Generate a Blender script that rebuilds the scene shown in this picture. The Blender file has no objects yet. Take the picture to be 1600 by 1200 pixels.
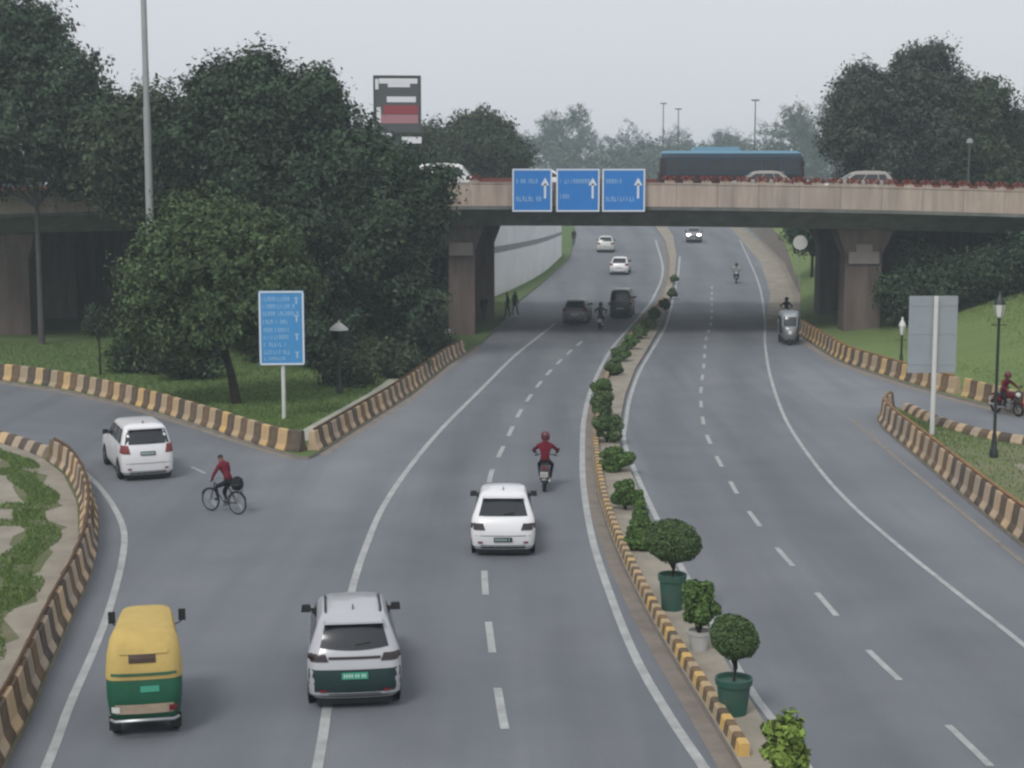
import bpy, bmesh, math, random
import numpy as np
from mathutils import Vector, Matrix
R = math.radians
random.seed(7)
C = bpy.context.scene
COL = C.collection

# ------------------------------------------------------------------ camera, sky, sun, exposure
cam_d = bpy.data.cameras.new('camera')
cam_d.sensor_width = 36.0
cam_d.lens = 36.0 * 2500 / 1600
cam_d.clip_end = 4000
cam = bpy.data.objects.new('camera', cam_d)
COL.objects.link(cam)
cam.location = (0, 0, 10.3)
cam.rotation_euler = (math.pi / 2 - math.atan(330 / 2500), 0, 0)
C.camera = cam

SUN_EL, SUN_ROT = R(50), R(206)
world = bpy.data.worlds.new('World')
C.world = world
world.use_nodes = True
nt = world.node_tree
nt.nodes.clear()
sky = nt.nodes.new('ShaderNodeTexSky')
sky.sky_type = 'NISHITA'
sky.sun_disc = False
sky.sun_elevation = SUN_EL
sky.sun_rotation = SUN_ROT
sky.air_density = 1.0
sky.dust_density = 6.0
sky.ozone_density = 1.0
hs = nt.nodes.new('ShaderNodeHueSaturation')
hs.inputs['Saturation'].default_value = 0.30
bg = nt.nodes.new('ShaderNodeBackground')
bg.inputs['Strength'].default_value = 0.13
out = nt.nodes.new('ShaderNodeOutputWorld')
nt.links.new(sky.outputs[0], hs.inputs['Color'])
mixc = nt.nodes.new('ShaderNodeMix')            # a nearly closed, even layer of cloud over the clear sky
mixc.data_type = 'RGBA'
mixc.inputs[0].default_value = 0.85
mixc.inputs[7].default_value = (4.38, 4.52, 4.78, 1)
nt.links.new(hs.outputs[0], mixc.inputs[6])
cn = nt.nodes.new('ShaderNodeTexNoise')
cn.inputs['Scale'].default_value = 2.2
cn.inputs['Detail'].default_value = 4
cr = nt.nodes.new('ShaderNodeMix')
cr.data_type = 'RGBA'
cr.inputs[6].default_value = (4.10, 4.30, 4.66, 1)
cr.inputs[7].default_value = (4.70, 4.80, 4.96, 1)
nt.links.new(cn.outputs['Fac'], cr.inputs[0])
nt.links.new(cr.outputs[2], mixc.inputs[7])
nt.links.new(mixc.outputs[2], bg.inputs['Color'])
nt.links.new(bg.outputs[0], out.inputs['Surface'])

sun_d = bpy.data.lights.new('sun', 'SUN')
sun_d.energy = 1.2
sun_d.angle = R(16)
sun_d.color = (1.0, 0.97, 0.93)
sun = bpy.data.objects.new('sun', sun_d)
COL.objects.link(sun)
sun.rotation_euler = (math.pi / 2 - SUN_EL, 0, math.pi - SUN_ROT)
C.view_settings.view_transform = 'Standard'
C.view_settings.look = 'None'
C.view_settings.gamma = 1
C.view_settings.exposure = 0.4
C.view_settings.use_curve_mapping = False
C.render.engine = 'CYCLES'
C.cycles.filter_width = 2.4
C.cycles.max_bounces = 6
C.cycles.volume_bounces = 3
C.cycles.use_denoising = True

# ------------------------------------------------------------------ materials
def mat(name, col, rough=0.7, metal=0.0, spec=0.4, noise=None, bump=0.0, bscale=40, island=0.0, col2=None, emit=None, coat=0.0, trans=0.0, stretch=None, objrand=0.):
    """procedural material; noise=(scale, amount) mottles the colour, col2 mixes in a second colour by noise"""
    m = bpy.data.materials.new(name)
    m.use_nodes = True
    t = m.node_tree
    b = t.nodes['Principled BSDF']
    b.inputs['Base Color'].default_value = (*col, 1)
    b.inputs['Roughness'].default_value = rough
    b.inputs['Metallic'].default_value = metal
    b.inputs['Specular IOR Level'].default_value = spec
    b.inputs['Coat Weight'].default_value = coat
    src = None
    geo = t.nodes.new('ShaderNodeNewGeometry')
    tc = t.nodes.new('ShaderNodeTexCoord')
    if noise:
        n = t.nodes.new('ShaderNodeTexNoise')
        n.inputs['Scale'].default_value = noise[0]
        n.inputs['Detail'].default_value = 6
        n.inputs['Roughness'].default_value = 0.65
        if stretch:                      # rain streaks: noise drawn out along z
            mp = t.nodes.new('ShaderNodeMapping')
            mp.inputs['Scale'].default_value = stretch
            t.links.new(geo.outputs['Position'], mp.inputs[0])
            t.links.new(mp.outputs[0], n.inputs['Vector'])
        else:
            t.links.new(tc.outputs['Object'], n.inputs['Vector'])
        mr = t.nodes.new('ShaderNodeMapRange')
        mr.inputs[1].default_value = 0.3
        mr.inputs[2].default_value = 0.7
        t.links.new(n.outputs['Fac'], mr.inputs[0])
        mx = t.nodes.new('ShaderNodeMix')
        mx.data_type = 'RGBA'
        c2 = col2 if col2 else tuple(c * (1 - noise[1]) for c in col)
        mx.inputs[6].default_value = (*c2, 1)
        mx.inputs[7].default_value = (*col, 1)
        t.links.new(mr.outputs[0], mx.inputs[0])
        src = mx.outputs[2]
    if island:
        mr2 = t.nodes.new('ShaderNodeMapRange')
        mr2.inputs[3].default_value = 1 - island
        mr2.inputs[4].default_value = 1 + island
        t.links.new(geo.outputs['Random Per Island'], mr2.inputs[0])
        h = t.nodes.new('ShaderNodeHueSaturation')
        if src:
            t.links.new(src, h.inputs['Color'])
        else:
            h.inputs['Color'].default_value = (*col, 1)
        t.links.new(mr2.outputs[0], h.inputs['Value'])
        src = h.outputs[0]
    if objrand:                          # every block weathered a little differently
        oi = t.nodes.new('ShaderNodeObjectInfo')
        mr3 = t.nodes.new('ShaderNodeMapRange')
        mr3.inputs[3].default_value = 1 - objrand
        mr3.inputs[4].default_value = 1 + objrand * .6
        t.links.new(oi.outputs['Random'], mr3.inputs[0])
        h3 = t.nodes.new('ShaderNodeHueSaturation')
        t.links.new(src, h3.inputs['Color'])
        t.links.new(mr3.outputs[0], h3.inputs['Value'])
        t.links.new(mr3.outputs[0], h3.inputs['Saturation'])
        src = h3.outputs[0]
    if src:
        t.links.new(src, b.inputs['Base Color'])
    if bump:
        n2 = t.nodes.new('ShaderNodeTexNoise')
        n2.inputs['Scale'].default_value = bscale
        n2.inputs['Detail'].default_value = 4
        t.links.new(tc.outputs['Object'], n2.inputs['Vector'])
        bp = t.nodes.new('ShaderNodeBump')
        bp.inputs['Strength'].default_value = bump
        bp.inputs['Distance'].default_value = 0.02
        t.links.new(n2.outputs['Fac'], bp.inputs['Height'])
        t.links.new(bp.outputs[0], b.inputs['Normal'])
    if trans:
        b.inputs['Transmission Weight'].default_value = trans
    if emit:
        b.inputs['Emission Color'].default_value = (*emit[0], 1)
        b.inputs['Emission Strength'].default_value = emit[1]
    return m

M = {}
M['soil'] = mat('soil', (.10, .10, .06), .95, noise=(.12, .4), col2=(.05, .075, .03))
M['grass'] = mat('grass_turf', (.11, .155, .06), .95, spec=.1, noise=(.35, .4), col2=(.075, .12, .045), bump=.6, bscale=12)
M['verge'] = mat('verge_turf', (.17, .155, .105), .95, spec=.1, noise=(.45, .4), col2=(.07, .11, .035), bump=.5, bscale=9)
M['bank'] = mat('bank_turf', (.15, .20, .075), .95, spec=.1, noise=(.3, .4), col2=(.115, .165, .06), bump=.5, bscale=12)
M['bank_blade'] = mat('bank_grass_blade', (.17, .235, .08), .85, spec=.15, island=.35)
M['island'] = mat('island_turf', (.20, .185, .12), .95, spec=.1, noise=(.5, .4), col2=(.12, .15, .065), bump=.5, bscale=9)
M['blade'] = mat('grass_blade', (.125, .19, .06), .85, spec=.15, island=.45)
M['sand'] = mat('sandy_paving', (.32, .29, .24), .95, spec=.1, noise=(.9, .35), bump=.3, bscale=14)
M['gutter'] = mat('dusty_gutter', (.24, .21, .185), .95, spec=.1, noise=(1.2, .35))
M['kerbstone'] = mat('kerb_concrete', (.27, .24, .21), .9, spec=.2, noise=(2.0, .35))
M['white_line'] = mat('road_paint_white', (.42, .43, .43), .75, spec=.3, noise=(1.6, .4))
M['dash'] = mat('road_paint_dash', (.40, .41, .41), .75, spec=.3, noise=(2.6, .35))
M['concrete'] = mat('bridge_concrete', (.18, .185, .172), .9, spec=.2, noise=(1.0, .45), stretch=(.9, .9, .16), bump=.2, bscale=3)
M['parapet'] = mat('parapet_plaster', (.48, .39, .33), .9, spec=.2, noise=(1.0, .4), stretch=(1.6, 1.6, .22), objrand=.12)
M['parapet_red'] = mat('parapet_red_oxide', (.20, .065, .05), .85, spec=.2, noise=(1.2, .4))
M['pier'] = mat('pier_render', (.18, .14, .125), .9, spec=.2, noise=(1.0, .5), stretch=(1.5, 1.5, .2))
M['pier_pale'] = mat('pier_pale_concrete', (.34, .29, .27), .9, spec=.2, noise=(.8, .3))
M['ret_wall'] = mat('whitewashed_wall', (.86, .86, .88), .85, spec=.2, noise=(.35, .18))
M['ret_band'] = mat('wall_band_grey', (.33, .34, .34), .85, spec=.2, noise=(.6, .2))
M['b_yellow'] = mat('barrier_yellow', (.52, .36, .17), .85, spec=.25, noise=(2.4, .35), col2=(.38, .28, .18), objrand=.3, bump=.5, bscale=14)
M['b_cream'] = mat('barrier_faded_cream', (.50, .37, .24), .85, spec=.25, noise=(2.4, .35), col2=(.36, .28, .20), objrand=.3, bump=.5, bscale=14)
M['b_black'] = mat('barrier_black', (.085, .060, .042), .85, spec=.25, noise=(2.4, .4), col2=(.17, .12, .08), objrand=.35, bump=.5, bscale=14)
M['brown_pipe'] = mat('brown_rail_pipe', (.12, .065, .03), .8, metal=.2, noise=(3, .4))  # brown pipe drawn for the dark line along the barrier top
M['orange'] = mat('orange_rail', (.35, .17, .06), .75, noise=(2, .4), col2=(.16, .09, .05))
M['k_yellow'] = mat('kerb_yellow', (.56, .38, .14), .85, spec=.25, noise=(3, .4), col2=(.40, .29, .17), objrand=.3)
M['k_black'] = mat('kerb_black', (.08, .058, .04), .85, spec=.25, noise=(3, .4), col2=(.19, .13, .08), objrand=.35)
M['white_paint'] = mat('white_car_paint', (.72, .72, .735), .32, spec=.5, coat=.5, noise=(1.2, .06))
M['beige_paint'] = mat('dusty_beige_car_paint', (.27, .25, .225), .5, spec=.4, coat=.1)
M['silver_paint'] = mat('silver_white_car_paint', (.40, .41, .43), .32, spec=.5, coat=.5, noise=(1.2, .06))
M['grey_paint'] = mat('grey_car_paint', (.16, .165, .17), .4, spec=.5, coat=.4)
M['dark_paint'] = mat('charcoal_car_paint', (.06, .065, .075), .4, spec=.5, coat=.4)
M['pale_paint'] = mat('pale_silver_car_paint', (.50, .52, .50), .35, spec=.5, coat=.4)
M['glass'] = mat('tinted_glass', (.018, .022, .026), .12, spec=.6)
M['black_plastic'] = mat('black_plastic', (.018, .018, .02), .55, noise=(4, .2))
M['bumper'] = mat('dark_teal_bumper', (.016, .040, .040), .5, noise=(4, .2))
M['dark_trim'] = mat('dark_trim', (.03, .03, .032), .5)
M['rubber'] = mat('tyre_rubber', (.018, .018, .018), .85, spec=.2)
M['alloy'] = mat('alloy_rim', (.35, .35, .36), .4, metal=.7)
M['steel'] = mat('steel', (.30, .31, .32), .4, metal=.7)
M['tail_red'] = mat('tail_light_red', (.16, .012, .015), .25, spec=.6)
M['tail_dark'] = mat('smoked_tail_light', (.022, .012, .015), .22, spec=.6)
M['lamp_clear'] = mat('clear_lamp', (.65, .65, .62), .2, spec=.6)
M['head_lit'] = mat('lit_headlamp', (.9, .85, .8), .3, emit=((1, .92, .88), 14))
M['plate_white'] = mat('plate_white', (.55, .55, .52), .6)
M['plate_green'] = mat('plate_green', (.05, .30, .20), .5)
M['plate_ink'] = mat('plate_ink', (.03, .03, .03), .6)
M['plate_pale'] = mat('plate_pale_ink', (.45, .62, .55), .6)
M['auto_green'] = mat('auto_green', (.012, .105, .055), .5, spec=.4, noise=(2, .3))
M['auto_yellow'] = mat('auto_canvas_yellow', (.52, .38, .13), .8, spec=.2, noise=(2.2, .2), bump=.25, bscale=6)
M['auto_brown'] = mat('auto_rear_window', (.05, .03, .02), .4)
M['inside_shade'] = mat('painted_inside_shade', (.015, .015, .015), .9)  # near-black colour standing for shade inside the auto rickshaw
M['maroon'] = mat('maroon_cloth', (.14, .012, .025), .9, spec=.1, noise=(6, .3))
M['red_cloth'] = mat('red_cloth', (.16, .02, .035), .9, spec=.1, noise=(6, .3))
M['black_cloth'] = mat('black_cloth', (.02, .02, .024), .9, spec=.1, noise=(6, .3))
M['denim'] = mat('dark_denim', (.035, .042, .06), .9, spec=.1, noise=(6, .3))
M['pale_cloth'] = mat('pale_cloth', (.45, .45, .45), .9, spec=.1, noise=(6, .3))
M['skin'] = mat('skin', (.16, .08, .05), .6)
M['hair'] = mat('hair', (.012, .01, .01), .6)
M['helmet_red'] = mat('helmet_maroon', (.09, .012, .02), .3, coat=.4)
M['helmet_dark'] = mat('helmet_dark', (.02, .02, .022), .3, coat=.4)
M['sign_blue'] = mat('sign_blue', (.06, .27, .56), .5, noise=(1, .12))
M['sign_blue2'] = mat('gantry_blue', (.022, .19, .55), .5, noise=(1, .12))
M['sign_white'] = mat('sign_white', (.62, .66, .70), .6)
M['sign_mark'] = mat('sign_lettering', (.36, .52, .68), .6)
M['sign_grey'] = mat('sign_back_grey', (.32, .355, .385), .55, metal=.2, noise=(.8, .12))
M['post_white'] = mat('post_white', (.62, .62, .60), .6, noise=(1.5, .15))
M['mast'] = mat('galvanised_mast', (.34, .36, .36), .55, metal=.3, noise=(1, .15))
M['lamp_black'] = mat('lamp_post_black', (.012, .018, .016), .5)
M['lamp_green'] = mat('lamp_post_green', (.012, .035, .025), .5)
M['lantern'] = mat('lantern_glass', (.60, .62, .58), .35)
M['bb_frame'] = mat('billboard_frame', (.05, .055, .06), .7)
M['bb_grey'] = mat('billboard_grey', (.07, .075, .075), .6)
M['bb_white'] = mat('billboard_white', (.70, .70, .74), .6)
M['bb_red'] = mat('billboard_red', (.26, .035, .045), .6)
M['bb_pink'] = mat('billboard_pink', (.35, .17, .19), .6)
M['bark'] = mat('bark', (.045, .035, .028), .95, spec=.1, noise=(3, .4), bump=.6, bscale=9)
M['bark_grey'] = mat('grey_bark', (.10, .095, .09), .95, spec=.1, noise=(3, .3), bump=.5, bscale=9)
M['leaf_dark'] = mat('leaf_dark', (.054, .088, .050), .8, spec=.15, noise=(.45, .5), island=.55)
M['leaf_mid'] = mat('leaf_mid', (.060, .088, .048), .8, spec=.15, noise=(.45, .5), island=.5)
M['leaf_olive'] = mat('leaf_olive', (.078, .122, .052), .8, spec=.15, noise=(.45, .5), island=.5)
M['leaf_grey'] = mat('leaf_grey_green', (.070, .085, .062), .8, spec=.15, noise=(.45, .5), island=.5)
M['leaf_fresh'] = mat('leaf_fresh', (.15, .22, .045), .75, spec=.2, island=.5)
M['leaf_topiary'] = mat('leaf_topiary', (.068, .108, .042), .8, spec=.15, island=.5)
M['leaf_bush'] = mat('leaf_bush', (.075, .13, .038), .8, spec=.15, island=.5)
M['leaf_red'] = mat('leaf_red_bract', (.20, .06, .05), .8, spec=.15, island=.5)
M['path'] = mat('pale_footpath', (.40, .40, .34), .95, spec=.1, noise=(.8, .3))
M['pot_green'] = mat('pot_green', (.012, .085, .06), .6, noise=(3, .45), col2=(.05, .085, .065))
M['pot_white'] = mat('pot_white', (.45, .45, .43), .7, noise=(3, .2))
M['pot_soil'] = mat('pot_soil', (.09, .075, .06), .95)
M['bus_blue'] = mat('bus_blue', (.012, .035, .06), .45, coat=.3)
M['bus_roof'] = mat('bus_roof_blue', (.12, .24, .33), .6)
M['bus_dark'] = mat('bus_maroon', (.03, .018, .024), .5)

def asphalt():
    m = bpy.data.materials.new('worn_asphalt')
    m.use_nodes = True
    t = m.node_tree
    b = t.nodes['Principled BSDF']
    b.inputs['Roughness'].default_value = .82
    b.inputs['Specular IOR Level'].default_value = .35
    tc = t.nodes.new('ShaderNodeTexCoord')
    def noise(scale, detail, sx=1, sy=1):
        mp = t.nodes.new('ShaderNodeMapping')
        mp.inputs['Scale'].default_value = (sx, sy, 1)
        t.links.new(tc.outputs['Object'], mp.inputs[0])
        n = t.nodes.new('ShaderNodeTexNoise')
        n.inputs['Scale'].default_value = scale
        n.inputs['Detail'].default_value = detail
        n.inputs['Roughness'].default_value = .6
        t.links.new(mp.outputs[0], n.inputs['Vector'])
        return n.outputs['Fac']
    big = noise(.07, 4)
    streak = noise(.55, 3, 1, .045)
    fine = noise(22, 6)
    def mix(fac, a, c, lo, hi):
        mr = t.nodes.new('ShaderNodeMapRange')
        mr.inputs[1].default_value = lo
        mr.inputs[2].default_value = hi
        t.links.new(fac, mr.inputs[0])
        mx = t.nodes.new('ShaderNodeMix')
        mx.data_type = 'RGBA'
        t.links.new(mr.outputs[0], mx.inputs[0])
        for i, v in ((6, a), (7, c)):
            if isinstance(v, tuple): mx.inputs[i].default_value = (*v, 1)
            else: t.links.new(v, mx.inputs[i])
        return mx.outputs[2]
    c1 = mix(big, (.126, .138, .157), (.164, .174, .186), .35, .65)
    c2 = mix(streak, (.110, .122, .139), c1, .28, .55)
    sp = mix(fine, (.11, .112, .115), c2, .2, .5)
    av = t.nodes.new('ShaderNodeAttribute'); av.attribute_name = 'wear'
    patch = noise(.35, 5)
    ad = t.nodes.new('ShaderNodeMath'); ad.operation = 'MULTIPLY_ADD'      # value = wear * .16 + 1, broken up by patches
    ad.inputs[1].default_value = .26; ad.inputs[2].default_value = .86
    t.links.new(av.outputs['Fac'], ad.inputs[0])
    ad2 = t.nodes.new('ShaderNodeMath'); ad2.operation = 'MULTIPLY_ADD'
    ad2.inputs[1].default_value = .36
    t.links.new(patch, ad2.inputs[0]); t.links.new(ad.outputs[0], ad2.inputs[2])
    hv = t.nodes.new('ShaderNodeHueSaturation')
    t.links.new(ad2.outputs[0], hv.inputs['Value']); t.links.new(sp, hv.inputs['Color'])
    t.links.new(hv.outputs[0], b.inputs['Base Color'])
    bp = t.nodes.new('ShaderNodeBump')
    bp.inputs['Strength'].default_value = .25
    bp.inputs['Distance'].default_value = .01
    t.links.new(fine, bp.inputs['Height'])
    t.links.new(bp.outputs[0], b.inputs['Normal'])
    return m
M['asphalt'] = asphalt()

# ------------------------------------------------------------------ mesh builder and object helpers
class MB:
    def __init__(s):
        s.v, s.f, s.m = [], [], []
    def add(s, vs, fs, mi=0):
        o = len(s.v)
        s.v += [tuple(p) for p in vs]
        s.f += [tuple(o + i for i in f) for f in fs]
        s.m += [mi] * len(fs)
        return s
    def box(s, c, d, rz=0, mi=0, rx=0, taper=1.0):
        x, y, z = d[0] / 2, d[1] / 2, d[2] / 2
        rot = Matrix.Rotation(rz, 3, 'Z') @ Matrix.Rotation(rx, 3, 'X')
        P = [(-x, -y, -z), (x, -y, -z), (x, y, -z), (-x, y, -z)] + [(a * taper, b * taper, z) for a, b in ((-x, -y), (x, -y), (x, y), (-x, y))]
        return s.add([rot @ Vector(p) + Vector(c) for p in P],
                     [(3, 2, 1, 0), (4, 5, 6, 7), (0, 1, 5, 4), (1, 2, 6, 5), (2, 3, 7, 6), (3, 0, 4, 7)], mi)
    def tube(s, pts, rad, n=8, mi=0, cap=True):
        pts = [Vector(p) for p in pts]
        if not isinstance(rad, (list, tuple)): rad = [rad] * len(pts)
        vs, fs = [], []
        up = Vector((0, 0, 1))
        for i, p in enumerate(pts):
            d = (pts[min(i + 1, len(pts) - 1)] - pts[max(i - 1, 0)]).normalized()
            a = d.cross(up)
            if a.length < 1e-3: a = d.cross(Vector((1, 0, 0)))
            a.normalize()
            b = a.cross(d)
            for k in range(n):
                t = 2 * math.pi * k / n
                vs.append(p + (a * math.cos(t) + b * math.sin(t)) * rad[i])
        for i in range(len(pts) - 1):
            for k in range(n):
                fs.append((i * n + k, i * n + (k + 1) % n, (i + 1) * n + (k + 1) % n, (i + 1) * n + k))
        if cap:
            fs.append(tuple(range(n - 1, -1, -1)))
            fs.append(tuple((len(pts) - 1) * n + k for k in range(n)))
        return s.add(vs, fs, mi)
    def lathe(s, prof, n=16, c=(0, 0, 0), axis='Z', mi=0):
        vs, fs = [], []
        for r, h in prof:
            for k in range(n):
                t = 2 * math.pi * k / n
                a, b = r * math.cos(t), r * math.sin(t)
                p = {'Z': (a, b, h), 'X': (h, a, b), 'Y': (a, h, b)}[axis]
                vs.append((p[0] + c[0], p[1] + c[1], p[2] + c[2]))
        for i in range(len(prof) - 1):
            for k in range(n):
                fs.append((i * n + k, i * n + (k + 1) % n, (i + 1) * n + (k + 1) % n, (i + 1) * n + k))
        fs.append(tuple(range(n - 1, -1, -1)))
        fs.append(tuple((len(prof) - 1) * n + k for k in range(n)))
        return s.add(vs, fs, mi)
    def torus(s, c, Rr, r, axis='X', n=24, k=8, mi=0):
        vs, fs = [], []
        for i in range(n):
            t = 2 * math.pi * i / n
            for j in range(k):
                u = 2 * math.pi * j / k
                q = Rr + r * math.cos(u)
                a, b, h = q * math.cos(t), q * math.sin(t), r * math.sin(u)
                p = {'X': (h, a, b), 'Z': (a, b, h), 'Y': (a, h, b)}[axis]
                vs.append((p[0] + c[0], p[1] + c[1], p[2] + c[2]))
        for i in range(n):
            for j in range(k):
                fs.append((i * k + j, i * k + (j + 1) % k, ((i + 1) % n) * k + (j + 1) % k, ((i + 1) % n) * k + j))
        return s.add(vs, fs, mi)
    def mesh(s, name, mats, smooth=None):
        me = bpy.data.meshes.new(name)
        me.from_pydata(s.v, [], s.f)
        for m in (mats if isinstance(mats, (list, tuple)) else [mats]): me.materials.append(m)
        if any(s.m): me.polygons.foreach_set('material_index', s.m)
        bm = bmesh.new(); bm.from_mesh(me)
        bmesh.ops.recalc_face_normals(bm, faces=bm.faces)
        bm.to_mesh(me); bm.free()
        if smooth is not None:
            me.polygons.foreach_set('use_smooth', [True] * len(me.polygons))
            me.set_sharp_from_angle(angle=R(smooth))
        me.update()
        return me
    def build(s, name, mats, parent=None, smooth=None):
        return link(name, s.mesh(name, mats, smooth), parent)

def link(name, me, parent=None, loc=None, rz=0):
    o = bpy.data.objects.new(name, me)
    COL.objects.link(o)
    if parent is not None: o.parent = parent
    if loc is not None: o.location = loc
    if rz: o.rotation_euler = (0, 0, rz)
    return o
def tag(o, label=None, cat=None, group=None, kind=None):
    if label: o['label'] = label
    if cat: o['category'] = cat
    if group: o['group'] = group
    if kind: o['kind'] = kind
    return o
def thing(name, label, cat, loc=(0, 0, 0), rz=0, group=None):
    o = bpy.data.objects.new(name, None)
    o.empty_display_size = .3
    COL.objects.link(o)
    o.location = loc
    o.rotation_euler = (0, 0, rz)
    return tag(o, label, cat, group)
def dup(o, parent=None):
    c = o.copy(); COL.objects.link(c)
    if parent is not None: c.parent = parent
    for ch in list(o.children): dup(ch, c)
    return c

# ------------------------------------------------------------------ terrain
def sstep(t):
    t = max(0., min(1., t)); return t * t * (3 - 2 * t)
def gz(Y):
    return 4 * sstep((Y - 105) / 150)
def mound(X, Y):                       # grass bank rising to the right-hand end of the flyover
    return 3.3 * sstep((X - 20.5) / 13) * sstep((Y - 70) / 24)
def interp(tab, y):
    if y <= tab[0][0]: return tab[0][1]
    for (a, p), (b, q) in zip(tab, tab[1:]):
        if y <= b: return p + (q - p) * (y - a) / (b - a)
    return tab[-1][1]
def smooth_path(pts, step=1.0):
    """Catmull-Rom through pts, resampled"""
    P = [Vector((*p[:2], 0)) for p in pts]
    P = [P[0] * 2 - P[1]] + P + [P[-1] * 2 - P[-2]]
    raw = []
    for i in range(1, len(P) - 2):
        for k in range(12):
            t = k / 12
            a, b, c, d = P[i - 1:i + 3]
            raw.append(.5 * ((2 * b) + (c - a) * t + (2 * a - 5 * b + 4 * c - d) * t * t + (3 * b - a - 3 * c + d) * t ** 3))
    raw.append(P[-2])
    return resample(raw, step)
def resample(raw, step):
    L = [0]
    for a, b in zip(raw, raw[1:]): L.append(L[-1] + (b - a).length)
    n = max(1, round(L[-1] / step)); res = []; j = 0
    for i in range(n + 1):
        s = L[-1] * i / n
        while j < len(L) - 2 and L[j + 1] < s: j += 1
        t = (s - L[j]) / max(1e-9, L[j + 1] - L[j])
        res.append(raw[j].lerp(raw[j + 1], t))
    return res
def ribbon(mb, pts, w, zo, mi=0):
    vs, fs = [], []
    for i, p in enumerate(pts):
        d = (pts[min(i + 1, len(pts) - 1)] - pts[max(0, i - 1)]).normalized()
        n = Vector((-d.y, d.x, 0)) * w / 2
        for q in (p + n, p - n): vs.append((q.x, q.y, gz(q.y) + zo))
    for i in range(len(pts) - 1): fs.append((2 * i, 2 * i + 1, 2 * i + 3, 2 * i + 2))
    mb.add(vs, fs, mi)
def region(name, Y0, Y1, left, right, mats, h=.12, extra=None, nx=1, dy=1.5, skirt=True, kind='structure'):
    """a raised sheet between two edges given as functions of Y, with its kerb faces"""
    n = max(2, int((Y1 - Y0) / dy)); mb = MB(); vs, fs = [], []
    for i in range(n + 1):
        y = Y0 + (Y1 - Y0) * i / n
        a, b = left(y), right(y)
        for k in range(nx + 1):
            x = a + (b - a) * k / nx
            vs.append((x, y, gz(y) + h + (extra(x, y) if extra else 0)))
    w = nx + 1
    for i in range(n):
        for k in range(nx): fs.append((i * w + k, i * w + k + 1, (i + 1) * w + k + 1, (i + 1) * w + k))
    mb.add(vs, fs, 0)
    if skirt:
        for k in (0, nx):
            sv, sf = [], []
            for i in range(n + 1):
                p = vs[i * w + k]; sv += [p, (p[0], p[1], gz(p[1]) - .03)]
            for i in range(n): sf.append((2 * i, 2 * i + 1, 2 * i + 3, 2 * i + 2))
            mb.add(sv, sf, 1)
        for i in (0, n):
            row = vs[i * w:(i + 1) * w]
            mb.add(row + [(p[0], p[1], gz(p[1]) - .03) for p in row], [(k, k + 1, w + k + 1, w + k) for k in range(nx)], 1)
    o = mb.build(name, mats, smooth=30)
    o['kind'] = kind
    return o

# ground sheet out to the horizon
mb = MB(); ys = [-80, 0, 60, 105] + [105 + 10 * i for i in range(1, 16)] + [300, 400, 550, 720]
xs = [-520, -300, -100, 0, 100, 300, 520]
mb.add([(x, y, gz(y) - .06) for y in ys for x in xs],
       [(i * 7 + k, i * 7 + k + 1, (i + 1) * 7 + k + 1, (i + 1) * 7 + k) for i in range(len(ys) - 1) for k in range(6)])
tag(mb.build('ground', M['soil'], smooth=40), kind='structure')
# asphalt sheet: the two carriageways and both slip roads
mb = MB(); ys = [-20, 10] + [20 + 1.8 * i for i in range(0, 66)] + [139 + 4 * i for i in range(52)]
xs = [-120, -60, -34] + [-26 + .42 * i for i in range(138)] + [34, 60, 110]; nx_ = len(xs)
mb.add([(x, y, gz(y)) for y in ys for x in xs],
       [(i * nx_ + k, i * nx_ + k + 1, (i + 1) * nx_ + k + 1, (i + 1) * nx_ + k) for i in range(len(ys) - 1) for k in range(nx_ - 1)])
road = tag(mb.build('road', M['asphalt'], smooth=40), kind='structure')
# oil-dark lane centres and dusty shoulders, stored as a wear value on the asphalt
W_S = [(20, -3.1), (27, -3.41), (34.5, -3.77), (44, -4.06), (55.6, -3.6), (64, -2.86), (75.7, -1.5), (89, 0), (97.5, 1.2), (112, 3.4), (127, 5.4), (143, 7), (165, 9.5), (200, 11)]
W_E = [(22, 4), (27, 3.3), (33.6, 2.63), (44.6, 2.28), (52, 2.37), (59.6, 2.7), (67.6, 3.2), (78, 4.2), (95.7, 6), (112, 8.7), (129, 11.4), (155, 14.6), (190, 17)]
W_R = [(24, 11.7), (34.5, 11.24), (43.8, 10.75), (50, 10.6), (56.9, 10.85), (65.8, 11.45), (75.7, 12.5), (86, 13.85), (99.4, 15.8), (112, 17.8), (143, 22), (190, 27)]
W_M = [(22, 5.6), (28.75, 5), (45, 4.38), (59.6, 4.3), (73.5, 5.5), (83, 6.7), (94, 8.3), (108, 10.4), (127, 12.75), (149, 15.45), (169, 17.7)]
wear = []
for v in road.data.vertices:
    x, y = v.co.x, v.co.y; w = 0
    a, b, c, d = interp(W_S, y), interp(W_E, y), interp(W_M, y), interp(W_R, y)
    for l, q in ((a, b), (c, d)):
        for f in (.25, .75): w -= .5 * math.exp(-((x - l - (q - l) * f) / .8) ** 2)
    if y < 98: w += .8 * sstep((a - x - .3) / 2.2) * sstep((x + 9.5) / 3) * sstep((y - 42) / 14)
    w += .7 * sstep((x - d - .2) / 1.5) * (1 - .7 * sstep((x - d - 4) / 4))
    for e in (a, b, c, d):
        w += .25 * math.exp(-((x - e) / .7) ** 2) * (.5 + .5 * math.sin(y * .7 + e))
    wear.append(w)
at_ = road.data.attributes.new('wear', 'FLOAT', 'POINT'); at_.data.foreach_set('value', wear)

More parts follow.
